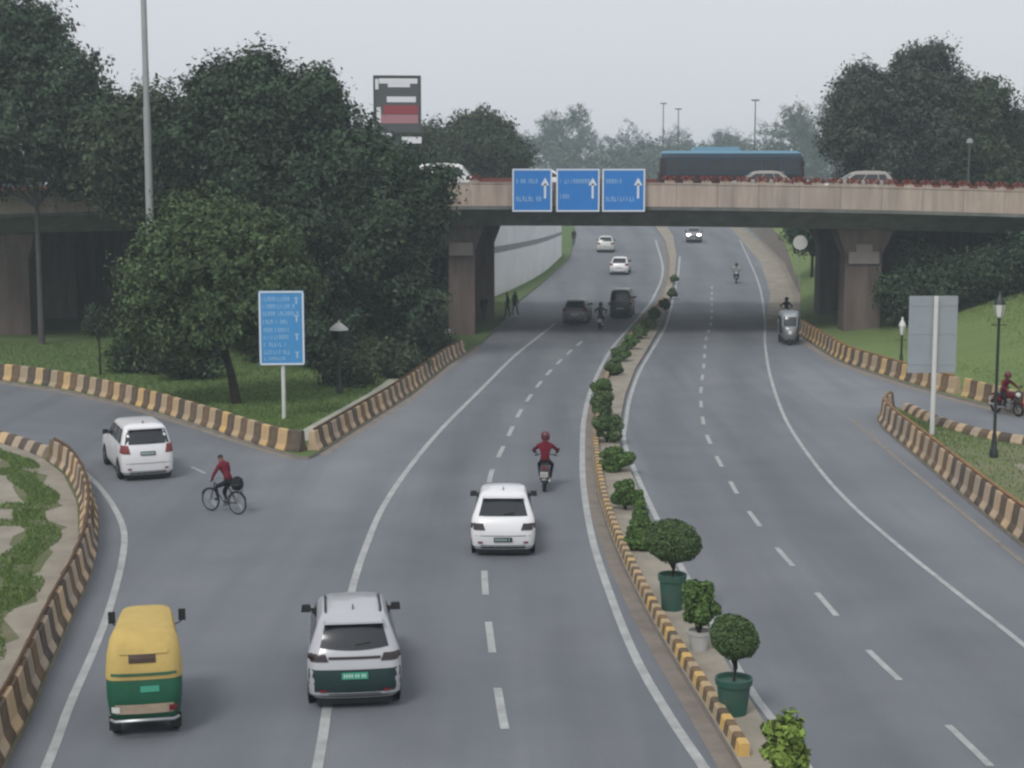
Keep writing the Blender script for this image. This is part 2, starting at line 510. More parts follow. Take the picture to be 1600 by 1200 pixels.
T_medL = [(10, 5.0), (27, 3.94), (29.8, 3.71), (33.1, 3.42), (36.6, 3.16), (40.9, 2.93), (45.4, 2.78), (50, 2.75), (56.9, 2.91), (62.5, 3.17), (69.5, 3.71), (83.2, 5.0), (95.7, 6.75), (105, 8.1), (114.6, 9.7), (126.8, 11.9), (143.2, 14.0), (162.3, 16.0), (185.7, 17.8), (215, 19.0), (260, 20), (340, 18)]
T_medR = [(10, 5.6), (28.75, 4.72), (32.7, 4.48), (45, 4.12), (59.6, 4.06), (65.8, 4.5), (73.5, 5.25), (83.2, 6.45), (93.9, 8.05), (107.8, 10.1), (126.8, 12.5), (149.2, 15.2), (169.5, 17.4), (195, 19.6), (215, 20.6), (260, 21.8), (340, 20)]
T_farL = [(95, -1.95), (95.7, -1.92), (112.3, -.45), (121.7, 0), (143.2, 2.86), (165.8, 5.96), (200, 8.0), (260, 9), (340, 7)]
T_E = [(59, 70), (60.5, 36), (62, 29), (64, 25), (67.6, 21.9), (72.4, 20.5), (76.9, 19.5), (83.2, 18.45), (87.5, 17.96), (95.7, 18.1), (112.3, 20.3), (132, 23.8), (162.3, 27.6), (190.2, 29.6), (216, 31.4), (260, 33), (340, 31)]
T_wedL = [(57.12, -7.65), (59.85, -9.71), (64.97, -13.15), (70.42, -17.08), (75.24, -21.26), (78.5, -25.34), (84, -34), (90, -50), (96, -100)]
T_wedR = [(57.12, -7.35), (57.9, -7.17), (64.1, -6.23), (73.5, -4.75), (85.4, -3.44), (96, -1.92)]
T_A = [(10, -7.2), (27, -8.85), (29.1, -9.12), (34.5, -9.96), (39.6, -10.71), (43.8, -11.55), (49, -12.99), (53.8, -14.76), (56.6, -16.2), (58.9, -17.67), (61, -19.8), (65, -27), (71, -45), (78, -100)]
T_D = [(10, 13.4), (27, 13.75), (43.8, 14.15), (50.5, 14.4), (57.5, 14.71), (63.8, 14.99), (66.7, 15.33), (69.45, 16.5)]
T_Db = [(10, 90), (52, 90), (54, 45), (56, 30), (57.5, 24), (59.5, 19.6), (62, 18.2), (65, 17.4), (69.45, 16.9)]
f_ = lambda t: (lambda y: interp(t, y))
region('left_verge', 8, 78, lambda y: -101 if y < 77.9 else -100.5, f_(T_A), [M['verge'], M['kerbstone']], nx=1)
region('wedge_lawn', 57.12, 96, f_(T_wedL), f_(T_wedR), [M['grass'], M['kerbstone']], dy=.8)
region('far_left_verge', 96.0, 340, lambda y: -160, f_(T_farL), [M['grass'], M['kerbstone']], dy=4, nx=3)
region('median', 10, 340, f_(T_medL), f_(T_medR), [M['sand'], M['kerbstone']], h=.13)
region('right_island', 8, 69.45, f_(T_D), f_(T_Db), [M['island'], M['kerbstone']], dy=.8)
region('right_bank', 59.5, 340, f_(T_E), lambda y: 160, [M['bank'], M['kerbstone']], extra=mound, nx=30, dy=1.5)

# footpaths and gutters lie 4 mm and more above what carries them
def offset_strip(name, tab, Y0, Y1, d0, d1, zo, m, extra=None, wig=0.):
    mb = MB(); vs, fs = [], []
    n = int((Y1 - Y0) / 1.0)
    for i in range(n + 1):
        y = Y0 + (Y1 - Y0) * i / n; x = interp(tab, y)
        sl = (interp(tab, y + .5) - interp(tab, y - .5)); k = math.sqrt(1 + sl * sl)
        w_ = wig * (math.sin(y * 1.7) + .7 * math.sin(y * 3.9 + 1))
        for d in ((d0 + w_, d1) if d0 > -2 else (d0, d1 + w_)):
            X = x + d * k
            vs.append((X, y, gz(y) + zo + (extra(X, y) if extra else 0)))
    for i in range(n): fs.append((2 * i, 2 * i + 1, 2 * i + 3, 2 * i + 2))
    mb.add(vs, fs)
    return tag(mb.build(name, m), kind='structure')
offset_strip('footpath', T_A, 10, 60.5, -1.3, -.55, .128, M['sand'], wig=.28)
offset_strip('side_path', T_A, 30, 60.5, -5.6, -2.2, .128, M['sand'], wig=.2)
offset_strip('footpath', T_wedR, 60.5, 95.5, -1.95, -.75, .128, M['path'])
offset_strip('gutter', T_medL, 10, 190, -.36, -.003, .006, M['gutter'])
offset_strip('gutter', T_E, 62, 190, -.5, -.003, .006, M['kerbstone'])
offset_strip('gutter', T_wedR, 58, 95.7, .003, .35, .006, M['kerbstone'])
offset_strip('gutter', T_wedL, 57.3, 83, -.3, -.003, .006, M['kerbstone'])
offset_strip('roadside_verge', T_E, 106, 215, -2.4, -.52, .006, M['sand'])
mb = MB(); mb.add([(17.6, 54.3, .128), (26, 54.3, .128), (26, 55.5, .128), (17.6, 55.5, .128)], [(0, 1, 2, 3)])
tag(mb.build('footpath', M['sand']), kind='structure')

# painted lines, parts of the road
def line(pts, w, m='white_line', Y=None):
    mb = MB(); ribbon(mb, smooth_path(pts, 1.2), w, .008)
    mb.build('edge_line', M[m], road)
line([(4.0, 22), (3.32, 27.06), (2.97, 29.83), (2.63, 33.57), (2.4, 38.95), (2.28, 44.6), (2.37, 52.1), (2.66, 59.6), (3.1, 67.6), (4.0, 78), (5.9, 94), (8.7, 112), (11.4, 129), (14.6, 155), (17, 190)], .2)
line([(5.6, 22), (5.0, 28.75), (4.72, 32.66), (4.38, 45), (4.3, 59.6), (4.74, 65.8), (5.49, 73.5), (6.7, 83.2), (8.31, 93.9), (10.39, 107.8), (12.75, 126.8), (15.45, 149), (17.7, 169)], .17)
line([(-3.1, 20), (-3.41, 27.06), (-3.6, 30.2), (-3.77, 34.5), (-4.0, 39.3), (-4.06, 44), (-4.0, 49), (-3.61, 55.6), (-2.86, 64.1), (-1.53, 75.7), (0, 89), (1.18, 97.5), (3, 110)], .19)
line([(-7.3, 20), (-8.17, 27.06), (-8.64, 30.2), (-9.13, 34), (-9.69, 37.7), (-10.53, 42.3), (-11.3, 45.6), (-12.45, 49), (-13.95, 52.7), (-15.93, 56.8), (-17.88, 59.6), (-21, 62.3)], .18)
line([(11.7, 24), (11.24, 34.5), (11.02, 38.3), (10.75, 43.8), (10.62, 50), (10.85, 56.9), (11.45, 65.8), (12.53, 75.7), (13.85, 86), (15.78, 99.4), (17.8, 112.3), (22, 143), (27, 190)], .15)
line([(13.3, 30), (13.65, 43), (13.75, 48), (14.0, 57.5), (14.3, 66.7)], .15, 'kerbstone')
def dashes(pts, dash, per, w, phase=0., y1=400):
    P = smooth_path(pts, .3)
    n = int(per / .3); k = int(dash / .3); i = int(phase / .3)
    while i + k < len(P):
        if P[i].y < y1:
            mb = MB(); ribbon(mb, P[i:i + k + 1], w, .008)
            mb.build('lane_dash', M['dash'], road)
        i += n
dashes([(.6, 19.5), (0, 27.1), (-.23, 30.2), (-.47, 34.5), (-.68, 39.3), (-.82, 46), (-.76, 53.2), (-.55, 56.9), (-.13, 62.5), (.33, 68.5), (1.07, 75.7), (2.0, 83.2), (3.34, 92.2), (4.8, 101)], 2.4, 4.8, .17, 4.7)
dashes([(8.9, 20), (8.36, 27.1), (8.1, 30), (7.72, 34.2), (7.5, 39.5), (7.32, 44), (7.27, 49.5), (7.37, 53.8), (7.51, 58.2), (7.85, 64.5), (8.63, 72.4), (9.32, 78), (10.39, 86), (12.11, 99.4), (14, 112), (17.5, 140)], 2.1, 4.8, .15, 7.0)
# short faded dash beside the white people carrier
mb = MB(); ribbon(mb, [Vector((-11.3, 55.6, 0)), Vector((-10.6, 54.4, 0))], .14, .008); mb.build('lane_dash', M['dash'], road)

# ------------------------------------------------------------------ barriers and kerbs
def jersey(L, hgt=.78, wb=.26, wt=.09):
    prof = [(-wb, 0), (wb, 0), (wb, .08), (wb * .62, .26), (wt, hgt - .03), (wt * .7, hgt), (-wt * .7, hgt), (-wt, hgt - .03), (-wb * .62, .26), (-wb, .08)]
    n = len(prof); mb = MB(); h = L / 2
    mb.add([(s * h, p[0], p[1]) for s in (-1, 1) for p in prof],
           [tuple(range(n)), tuple(range(2 * n - 1, n - 1, -1))] + [(i, (i + 1) % n, n + (i + 1) % n, n + i) for i in range(n)])
    return mb
def barrier(pts, label, step=.62, light='b_yellow', rail=None, hgt=.78, z0=.12, extra=None, group='striped concrete barriers along the slip roads'):
    P = smooth_path(pts, step); p0 = P[0]
    t = thing('concrete_barrier', label, 'barrier', (p0.x, p0.y, gz(p0.y) + z0), group=group)
    ds = [jersey(step - .022, hgt).mesh('barrier_block', M[light]), jersey(step - .022, hgt).mesh('barrier_block', M['b_black'])]
    top = []
    for i, (a, b) in enumerate(zip(P, P[1:])):
        c = (a + b) / 2; ang = math.atan2(b.y - a.y, b.x - a.x)
        z = gz(c.y) - gz(p0.y) + (extra(c.x, c.y) if extra else 0) - .02
        bo = link('barrier_block', ds[i % 2], t, (c.x - p0.x + random.uniform(-.012, .012), c.y - p0.y, z - random.uniform(0, .02)))
        bo.rotation_euler = (random.uniform(-.025, .025), random.uniform(-.012, .012), ang + random.uniform(-.025, .025))
        top.append((c.x - p0.x, c.y - p0.y, z + hgt + .05))
    if rail:
        mb = MB(); mb.tube(top, .045, 6)
        for q in top[1::3]: mb.tube([(q[0], q[1], q[2] - .08), (q[0], q[1], q[2])], .025, 5)
        mb.build('rail', M[rail], t, smooth=40)
    return t
barrier([(-8.2, 22), (-9.15, 27), (-9.42, 29.1), (-10.25, 34.5), (-11.0, 39.6), (-11.85, 43.8), (-13.25, 49), (-15.0, 53.8), (-16.45, 56.5)],
        'weathered striped barrier with a brown top pipe curving round the lower left verge', light='b_cream', rail='brown_pipe')
barrier([(-16.75, 57.0), (-18.1, 58.8), (-20.1, 60.9), (-24, 63.5), (-30, 66.5)], 'low pale kerb-like barrier at the far end of the lower left verge', light='b_cream', hgt=.4)
barrier([(-60, 94), (-45, 89.2), (-34, 84.5), (-25.4, 79.0), (-21.3, 75.7), (-17.1, 70.9), (-13.1, 65.4), (-9.9, 60.6), (-8.2, 58.4), (-7.72, 58.15)],
        'bold yellow and black striped barrier along the upper side of the left slip road', hgt=.80)
barrier([(-7.4, 58.4), (-6.5, 64.2), (-5.1, 73.3), (-3.75, 85.3), (-2.9, 91)],
        'grey and brown striped barrier running from the tip of the lawn to the flyover pier', light='b_cream', rail='brown_pipe', hgt=.72)
barrier([(14.0, 24), (14.2, 35), (14.45, 43.8), (14.68, 50.5), (15.0, 57.5), (15.25, 63.4), (15.62, 66.4), (16.4, 68.5)],
        'striped barrier with an orange rail along the near edge of the right island', light='b_cream', rail='orange', hgt=.82)
barrier([(18.6, 104), (18.42, 95.7), (18.3, 87.5), (18.8, 83.2), (19.9, 76.9), (20.2, 75.2), (20.7, 73.6)],
        'striped barrier on the outer bend under the right end of the flyover', light='b_yellow', rail='orange', extra=mound, hgt=.8)
barrier([(20.9, 73.0), (21.4, 70.8), (22.3, 67.6), (24.1, 65), (26.5, 63), (31, 60.9)],
        'short bright orange and yellow barrier behind the red scooter', light='k_yellow', extra=mound, hgt=.85)
barrier([(17.1, 68.6), (17.35, 65.4), (17.9, 62.4), (19.2, 60.0), (22, 58.4)], 'low dark striped kerb at the back of the right island', light='b_cream', hgt=.35, step=.5)
# striped kerb stones down the median
t = thing('median_kerb', 'yellow and black striped kerb down the left side of the planted median', 'kerb', (3.94, 27, 0))
P = smooth_path([(x, y) for y, x in T_medL if 10 < y < 130] , .32)
P = [p for p in P if p.y > 24]
def kerb_mesh(L, m):
    mb = MB(); h = L / 2
    prof = [(0, 0), (.22, 0), (.22, .36), (.08, .37), (.045, .34)]
    n = len(prof)
    mb.add([(s * h, -p[0], p[1]) for s in (-1, 1) for p in prof], [tuple(range(n)), tuple(range(2 * n - 1, n - 1, -1))] + [(i, (i + 1) % n, n + (i + 1) % n, n + i) for i in range(n)])
    return mb.mesh('kerb_stone', m)
ks = [kerb_mesh(.305, M['k_yellow']), kerb_mesh(.305, M['k_black'])]
cut = 288
for i, (a, b) in enumerate(zip(P[:cut], P[1:cut + 1])):
    c = (a + b) / 2
    link('kerb_stone', ks[i % 2], t, (c.x - 3.94 + .02, c.y - 27, gz(c.y)), math.atan2(b.y - a.y, b.x - a.x))
mb = MB()
for i in range(cut, len(P) - 1):
    a, b = P[i], P[i + 1]; c = (a + b) / 2
    mb.box((c.x - 3.94 + .12, c.y - 27, gz(c.y) + .17), (.2, .3, .34), math.atan2(b.y - a.y, b.x - a.x) - math.pi / 2, i % 2)
o = mb.build('kerb_run', [M['k_yellow'], M['k_black']], t); o['kind'] = 'stuff'

# ------------------------------------------------------------------ flyover
def zt(x): return 9.65 - .0005 * x * x
fly = thing('flyover', 'concrete road flyover with a pale pinkish parapet crossing over both carriageways', 'bridge', (10, 98, 0))
mb = MB(); xs = [-95 + 2.5 * i for i in range(68)]
prof = [(98.02, -1.36), (98.02, -1.56), (99.2, -1.95), (100.2, -2.62), (116.2, -2.62), (117.2, -1.95), (118.4, -1.56), (118.4, -.75), (98.3, -.75), (98.3, -1.36)]
np_ = len(prof); vs = [(x - 10, p[0] - 98, zt(x) + p[1]) for x in xs for p in prof]
fs = [(i * np_ + k, i * np_ + (k + 1) % np_, (i + 1) * np_ + (k + 1) % np_, (i + 1) * np_ + k) for i in range(len(xs) - 1) for k in range(np_)]
fs += [tuple(range(np_)), tuple((len(xs) - 1) * np_ + k for k in range(np_ - 1, -1, -1))]
mb.add(vs, fs); mb.build('deck', M['concrete'], fly, smooth=25)
pm = MB().box((0, 0, 0), (2.48, .22, 1.35)).mesh('parapet_panel', M['parapet'])
pr = MB().box((0, 0, 0), (2.48, .22, 1.0)).mesh('parapet_panel', M['parapet_red'])
coping = MB().box((0, 0, 0), (2.48, .30, .09)).mesh('coping', M['parapet'])
for i, x in enumerate(xs[:-1]):
    xc = x + 1.25
    a = math.atan2(zt(x + 2.5) - zt(x), 2.5)
    for me, y, z in ((pm, 98.12, -.68), (pr, 118.25, -.23), (coping, 98.12, .045)):
        o = link(me.name, me, fly, (xc - 10, y - 98, zt(xc) + z)); o.rotation_euler = (0, -a, 0)
def pier(x0, x1, y0, y1, m, zb=-.05):
    mb = MB(); xc = (x0 + x1) / 2; h = (x1 - x0) / 2
    zc = zt(xc) - 2.62
    lv = [(zb, h, 0), (zc - 1.6, h, 0), (zc - .7, h + .35, .25), (zc - .002, h + .6, .4)]
    vs = []
    for z, w, e in lv: vs += [(xc - w - 10, y0 - e - 98, z), (xc + w - 10, y0 - e - 98, z), (xc + w - 10, y1 + e - 98, z), (xc - w - 10, y1 + e - 98, z)]
    fs = [(i * 4 + k, i * 4 + (k + 1) % 4, (i + 1) * 4 + (k + 1) % 4, (i + 1) * 4 + k) for i in range(3) for k in range(4)] + [(3, 2, 1, 0), (12, 13, 14, 15)]
    mb.add(vs, fs); mb.build('pier', m, fly)
pier(-4.0, -2.35, 101, 102.6, M['pier']); pier(-3.2, -1.25, 112.3, 114.2, M['pier'])
pier(21.0, 23.3, 101, 102.8, M['pier']); pier(21.6, 23.8, 112.3, 114.2, M['pier'])
pier(-34, -30.5, 101, 103, M['pier']); pier(-34, -30.5, 112, 114, M['pier'])
mb = MB(); mb.box((22.15 - 10, 100.9 - 98, 5.0), (1.9, .18, .75)); mb.box((22.15 - 10, 100.9 - 98, 5.75), (1.0, .16, .74)); mb.build('bearing_panel', M['pier_pale'], fly)
mb = MB(); mb.box((-3.2 - 10, 100.85 - 98, 5.55), (1.5, .2, .8)); mb.build('bearing_panel', M['pier_pale'], fly)
mb = MB(); mb.box((41 - 10, 108 - 98, 3.4), (9, 18, 7.2)); mb.box((31.2 - 10, 116.6 - 98, 3.4), (10.5, 1.4, 7.0)); mb.build('abutment', M['pier'], fly)
mb = MB(); mb.box((-46 - 10, 108 - 98, 3.0), (9, 18, 7.6)); mb.box((-25 - 10, 116.6 - 98, 3.3), (33, 1.4, 7.0)); mb.build('abutment', M['pier'], fly)

# whitewashed retaining wall beyond the left pier, panel by panel
wall = thing('retaining_wall', 'long whitewashed retaining wall with a grey band beyond the left flyover pier', 'wall', (-1.6, 128, gz(128)))
wp = smooth_path([(-2.9, 125), (-1.6, 128.5), (.6, 138), (3.0, 151), (5.2, 168)], 3.0)
def wall_top(y): return interp([(118, 6.55), (128, 6.35), (150, 5.9), (168, 5.45)], y)
for a, b in zip(wp, wp[1:]):
    d = (b - a).normalized(); n = Vector((-d.y, d.x, 0)) * .3; e = d * .012
    for nm, f0, f1, k, mm in (('wall_panel', 0, .60, 1, 'ret_wall'), ('wall_band', .605, .68, .9, 'ret_band'), ('wall_panel', .685, 1, 1, 'ret_wall')):
        vs = []
        for q in (a + e, b - e):
            zb = gz(q.y) - .1; zz = wall_top(q.y)
            for s in (0, 1):
                for f in (f0, f1):
                    p = q + n * (1 + k if s else 1 - k)
                    vs.append((p.x + 1.6, p.y - 128, zb + (zz - zb) * f - gz(128)))
        mb = MB(); mb.add(vs, [(0, 1, 3, 2), (4, 6, 7, 5), (0, 4, 5, 1), (2, 3, 7, 6), (1, 5, 7, 3), (0, 2, 6, 4)])
        mb.build(nm, M[mm], wall)
fp = thing('wall_railing', 'thin dark railing posts on top of the whitewashed retaining wall', 'railing', (-1.6, 128, 0))
top = []
for i, q in enumerate(resample(wp, 1.6)):
    z = wall_top(q.y)
    mb = MB(); mb.box((q.x + 1.3, q.y - 128 + .1, z + .5), (.09, .09, 1.0)); mb.build('post', M['pier_pale'], fp)
    top.append((q.x + 1.3, q.y - 128 + .1, z + .95))
mb = MB(); mb.tube(top, .05, 5); mb.build('rail', M['pier_pale'], fp)

# ------------------------------------------------------------------ foliage
def leaf_mesh(name, lobes, n, size, m, seed, flat=.35, inner=.72, clump=0, rough=1.):
    """leaf clumps spread through the shells of several lobes (centre, radii)"""
    rg = np.random.default_rng(seed)
    N = n
    if clump: n = max(1, n // clump)
    w = np.array([r[0] * r[1] + r[1] * r[2] + r[0] * r[2] for _, r in lobes]); w = w / w.sum()
    idx = rg.choice(len(lobes), n, p=w)
    c = np.array([l[0] for l in lobes])[idx]; r = np.array([l[1] for l in lobes])[idx]
    d = rg.normal(size=(n, 3)); d /= np.linalg.norm(d, axis=1)[:, None]
    rad = inner + (1.06 - inner) * rg.random(n) ** .6
    # ragged outline
    rad *= 1 + rough * .16 * np.sin(d[:, 0] * 7 + idx) * np.sin(d[:, 1] * 6 + 2 * idx) + rough * .10 * np.sin(d[:, 2] * 11 + idx * 3)
    p = c + d * r * rad[:, None]
    if clump:                                  # twigs: elongated sprays of leaves pointing outward
        out = rg.random(n) < .07
        p[out] += d[out] * (r[out] * .14 * rg.random(out.sum())[:, None]) + np.array([0, 0, .25]) * rg.random(out.sum())[:, None]
        k = np.repeat(np.arange(n), clump)
        ax = d + rg.normal(size=(n, 3)) * .5 + np.array([0, 0, .2]); ax /= np.linalg.norm(ax, axis=1)[:, None]
        sg = size * (1.3 + 1.5 * rg.random(n))
        p = p[k] + ax[k] * (np.clip(rg.normal(size=len(k)), -1.7, 1.5) * sg[k] * 1.5)[:, None] + np.clip(rg.normal(size=(len(k), 3)), -1.7, 1.7) * sg[k][:, None] * .75
        d = d[k]; n = len(k)
    nrm = d + rg.normal(size=(n, 3)) * .55 + np.array([0, 0, flat]); nrm /= np.linalg.norm(nrm, axis=1)[:, None]
    t = np.cross(nrm, rg.normal(size=(n, 3))); t /= np.linalg.norm(t, axis=1)[:, None]
    b = np.cross(nrm, t)
    s = size * (.6 + .8 * rg.random(n))[:, None]
    a1 = p + t * s; a2 = p + b * s * .55 + nrm * s * .12; a3 = p - t * s; a4 = p - b * s * .55 + nrm * s * .12
    v = np.stack([a1, a2, a3, a4], 1).reshape(-1, 3)
    me = bpy.data.meshes.new(name)
    me.vertices.add(4 * n); me.vertices.foreach_set('co', v.ravel())
    me.loops.add(4 * n); me.loops.foreach_set('vertex_index', np.arange(4 * n))
    me.polygons.add(n); me.polygons.foreach_set('loop_start', np.arange(0, 4 * n, 4))
    me.polygons.foreach_set('loop_total', np.full(n, 4))
    me.materials.append(m)
    me.update(); me.validate()
    return me
def crown_lobes(seed, rx, ry, z0, z1, k=14, fill=.42):
    rr = random.Random(seed); L = []
    zc, h = (z0 + z1) / 2, (z1 - z0) / 2
    for i in range(k):
        a = rr.uniform(0, 6.283); u = rr.uniform(-.85, .95); q = math.sqrt(max(0, 1 - u * u)) * rr.uniform(.55, .80)
        if u > .6: q *= .8
        s = rr.uniform(.26, fill)
        c = (rx * q * math.cos(a), ry * q * math.sin(a), zc + h * u * .78)
        L.append((c, (rx * s, ry * s, min(h, rx) * s * rr.uniform(.75, 1.1))))
    L.append(((0, 0, zc), (rx * .62, ry * .62, h * .72)))
    return L
def tree(name, label, X, Y, rx, z0, z1, m, seed, n=9000, size=.32, k=16, base=None, trunk=.22, lean=(0, 0), group=None, ry=None, bark='bark', lobes=None, fill=.42):
    zb = gz(Y) if base is None else base
    t = thing(name, label, 'tree', (X, Y, zb), group=group)
    ry = ry or rx
    L = lobes or crown_lobes(seed, rx, ry, z0 - zb, z1 - zb, k, fill)
    link('crown', leaf_mesh('crown', L, int(n * 2.4), size * .62, m, seed, clump=26, inner=.62), t)
    mb = MB(); rr = random.Random(seed)
    hz = z0 - zb + (z1 - z0) * .45
    fork = Vector((lean[0] * .6, lean[1] * .6, max(.5, (z0 - zb) * .9)))
    mb.tube([(0, 0, -.2), (lean[0] * .25, lean[1] * .25, fork.z * .5), fork, (lean[0], lean[1], hz)], [trunk * 1.3, trunk, trunk * .85, trunk * .4], 8)
    for c, r in L[:8]:
        cc = Vector(c); mid = fork.lerp(cc, .5) + Vector((rr.uniform(-.3, .3), rr.uniform(-.3, .3), .2))
        mb.tube([fork, mid, cc], [trunk * .55, trunk * .3, trunk * .08], 5)
    mb.build('trunk', M[bark], t, smooth=50)
    return t

# left-hand trees
tree('tall_tree', 'very tall slender-trunked tree at the far left rising above the flyover', -28.2, 95.5, 6.6, 9.2, 20.6, M['leaf_dark'], 11, 35700, 0.238, 34, bark='bark_grey', trunk=.17, lobes=[((-5.2 + 0, 0, 13), (3.6, 3.4, 3.0)), ((-4.2, 0, 17.2), (3.4, 3.2, 2.9)), ((-1.2, .5, 18.0), (2.6, 2.4, 2.5)), ((1.2, 0, 15.6), (2.7, 2.7, 2.4)), ((3.1, 0, 13.2), (2.4, 2.6, 2.4)), ((-1, -.5, 12.6), (4, 3.2, 2.8)), ((2.6, .4, 10.8), (2.6, 2.4, 1.7)), ((-4.5, 0, 10.5), (3, 2.6, 1.8)), ((.8, 0, 18.4), (1.3, 1.2, 1.4)), ((-7, 0, 16), (2.6, 2.5, 2.5))])
tree('broad_tree', 'dense dark tree with a rounded top standing left of the billboard, behind the olive tree', -15.0, 90, 4.9, 2.5, 17.6, M['leaf_dark'], 21, 39900, 0.224, 37, trunk=.35)
tree('broad_tree', 'large dark tree in the middle of the clump, directly above the blue direction sign', -10.9, 88, 4.3, .8, 16.4, M['leaf_dark'], 22, 39900, 0.224, 37, trunk=.32)
tree('broad_tree', 'dark green tree hiding the billboard foot and leaning over the left flyover pier', -6.95, 87.5, 3.5, .5, 12.6, M['leaf_dark'], 23, 31500, 0.211, 34, trunk=.28, lobes=crown_lobes(23, 3.5, 3.5, .4, 12.5, 34) + [((3.0, 0, 9.9), (.85, .8, 1.0)), ((2.6, 0, 8.2), (1.0, 1.0, 1.3))])
tree('broad_tree', 'darker tree between the tall mast and the far left tree, behind the mast', -20.3, 92, 4.2, 7.0, 14.9, M['leaf_mid'], 24, 23100, 0.224, 30, trunk=.25)
tree('small_tree', 'olive green spreading tree with a leaning trunk on the left lawn', -12.2, 70.4, 3.95, 3.0, 9.6, M['leaf_olive'], 31, 33600, 0.158, 34, trunk=.19, lean=(-1.0, .3), lobes=[((-1.0, 0, 6.0), (2.9, 2.8, 2.3)), ((-3.2, 0, 5.3), (1.9, 2.0, 1.7)), ((-3.5, .2, 3.7), (1.5, 1.6, 1.2)), ((-1.2, 0, 7.9), (2.0, 2.0, 1.5)), ((.9, .3, 7.0), (2.0, 2.0, 1.6)), ((1.8, 0, 5.3), (1.7, 1.8, 1.5)), ((-2.6, -.4, 6.9), (1.6, 1.6, 1.3)), ((.2, -.8, 4.4), (1.9, 1.7, 1.4)), ((-1.8, -.8, 3.6), (1.7, 1.5, 1.1))])
tree('distant_tree', 'grey-green tree beyond the flyover, right behind the foot of the billboard', -4.4, 152, 4.9, 5, 16.6, M['leaf_mid'], 41, 18900, 0.277, 27)
tree('distant_tree', 'second grey-green tree beyond the flyover, beside the white van', -1.2, 160, 3.0, 5, 15.7, M['leaf_mid'], 42, 12600, 0.264, 23)
tree('distant_tree', 'shadowy tree beyond the flyover between the billboard and the clump on the left', -9.5, 150, 5.5, 4, 14.2, M['leaf_mid'], 43, 16800, 0.277, 27)
# right-hand trees beyond the flyover
tree('feathery_tree', 'leftmost feathery tree of the tall group beyond the right end of the flyover', 28.5, 130, 3.9, 5.5, 19.3, M['leaf_grey'], 51, 25200, 0.238, 34, fill=.36)
tree('feathery_tree', 'tallest feathery tree beyond the right end of the flyover', 33.6, 131, 4.3, 5.5, 21.6, M['leaf_grey'], 52, 29400, 0.238, 40, fill=.34)
tree('feathery_tree', 'feathery tree right of the tallest one beyond the flyover', 37.4, 129, 3.2, 5.5, 18.6, M['leaf_mid'], 53, 21000, 0.238, 34, fill=.36)
tree('feathery_tree', 'lower blue-green tree filling the dip beyond the right end of the flyover', 41.0, 134, 3.6, 5, 15.6, M['leaf_mid'], 54, 18900, 0.238, 27)
tree('feathery_tree', 'tree cut by the right edge of the photo beyond the flyover', 46.0, 134, 4.4, 5, 18.6, M['leaf_mid'], 55, 18900, 0.238, 30)
# far hazy trees
far = [(8.5, 330, 6, 22.5, 'low hazy tree left of the round one beyond the gantry signs'), (14.5, 345, 5.5, 25, 'round-topped hazy tree standing above the middle gantry sign'),
       (24, 340, 7, 22.5, 'broad hazy tree above the right gantry sign'), (33.5, 350, 7, 20.5, 'hazy tree just left of the bus roof on the flyover'),
       (44, 330, 6, 20.0, 'hazy tree above the left half of the bus'), (50, 290, 6, 22.5, 'bushy hazy tree above the right half of the bus'), (55.5, 280, 6, 24.0, 'hazy tree between the bus and the tall feathery group'), (-1, 345, 6, 19, 'lowest hazy tree beside the far end of the grey-green trees')]
for i, (x, y, r, zt_, lb) in enumerate(far):
    x, y, r, zt_ = x * 1.55, y * 1.55, r * 1.55, 10.3 + (zt_ - 10.3) * 1.55
    tree('hazy_tree', lb, x, y, r, 5, zt_, M['leaf_mid'], 60 + i, 7000, .42, 14, trunk=.3, group='hazy trees far beyond the flyover')
lobes = [((x, random.uniform(-8, 8), random.uniform(4, 7)), (random.uniform(9, 13), 8, random.uniform(8, 10.5))) for x in range(-230, 250, 11)]
o = link('far_woods', leaf_mesh('far_woods', lobes, 52000, .8, M['leaf_mid'], 77), None, (30, 470, gz(470)))
tag(o, 'hazy belt of woods closing the view behind the flyover', 'woods', kind='stuff')
# bushes
def bush(label, X, Y, rx, h, m, seed, n=2500, size=.2, base=None, group='bushes under the right end of the flyover', name='bush', k=8):
    zb = gz(Y) if base is None else base
    t = thing(name, label, 'bush', (X, Y, zb), group=group)
    link('foliage', leaf_mesh('foliage', crown_lobes(seed, rx, rx, 0, h, k), n, size, m, seed, clump=18, inner=.6), t)
    mb = MB()
    rr = random.Random(seed)
    for i in range(5): mb.tube([(rr.uniform(-.2, .2), rr.uniform(-.2, .2), -.1), (rr.uniform(-.6, .6) * rx, rr.uniform(-.6, .6) * rx, h * .7)], [.05, .015], 5)
    mb.build('stem', M['bark'], t)
    return t
bl = [(24.6, 97.5, 2.0, 3.6, 'dark bush beside the right pier, lowest of the row under the flyover'), (27.5, 97, 2.3, 3.6, 'second dark bush from the right pier under the flyover'),
      (30.6, 96.6, 2.4, 3.5, 'dark bush behind the lantern of the black lamp post'), (33.8, 96.4, 2.4, 3.4, 'dark bush under the flyover at the right edge of the photo'),
      (26.2, 100.5, 2.2, 4.5, 'taller bush in the shade behind the row by the right pier'), (31.5, 100.5, 2.4, 4.2, 'shaded bush at the back of the row under the right end of the flyover')]
for i, (x, y, r, h, lb) in enumerate(bl): bush(lb, x, y + 1.2, r, h, M['leaf_dark'], 90 + i, 9000, .12, base=.05 + mound(x, y + 1.2))
tree('roadside_tree', 'dark tree in the shade just beyond the left flyover pier', -6.4, 124, 3.0, 1.0, 7.0, M['leaf_dark'], 96, 6000, .28, 12, trunk=.15)
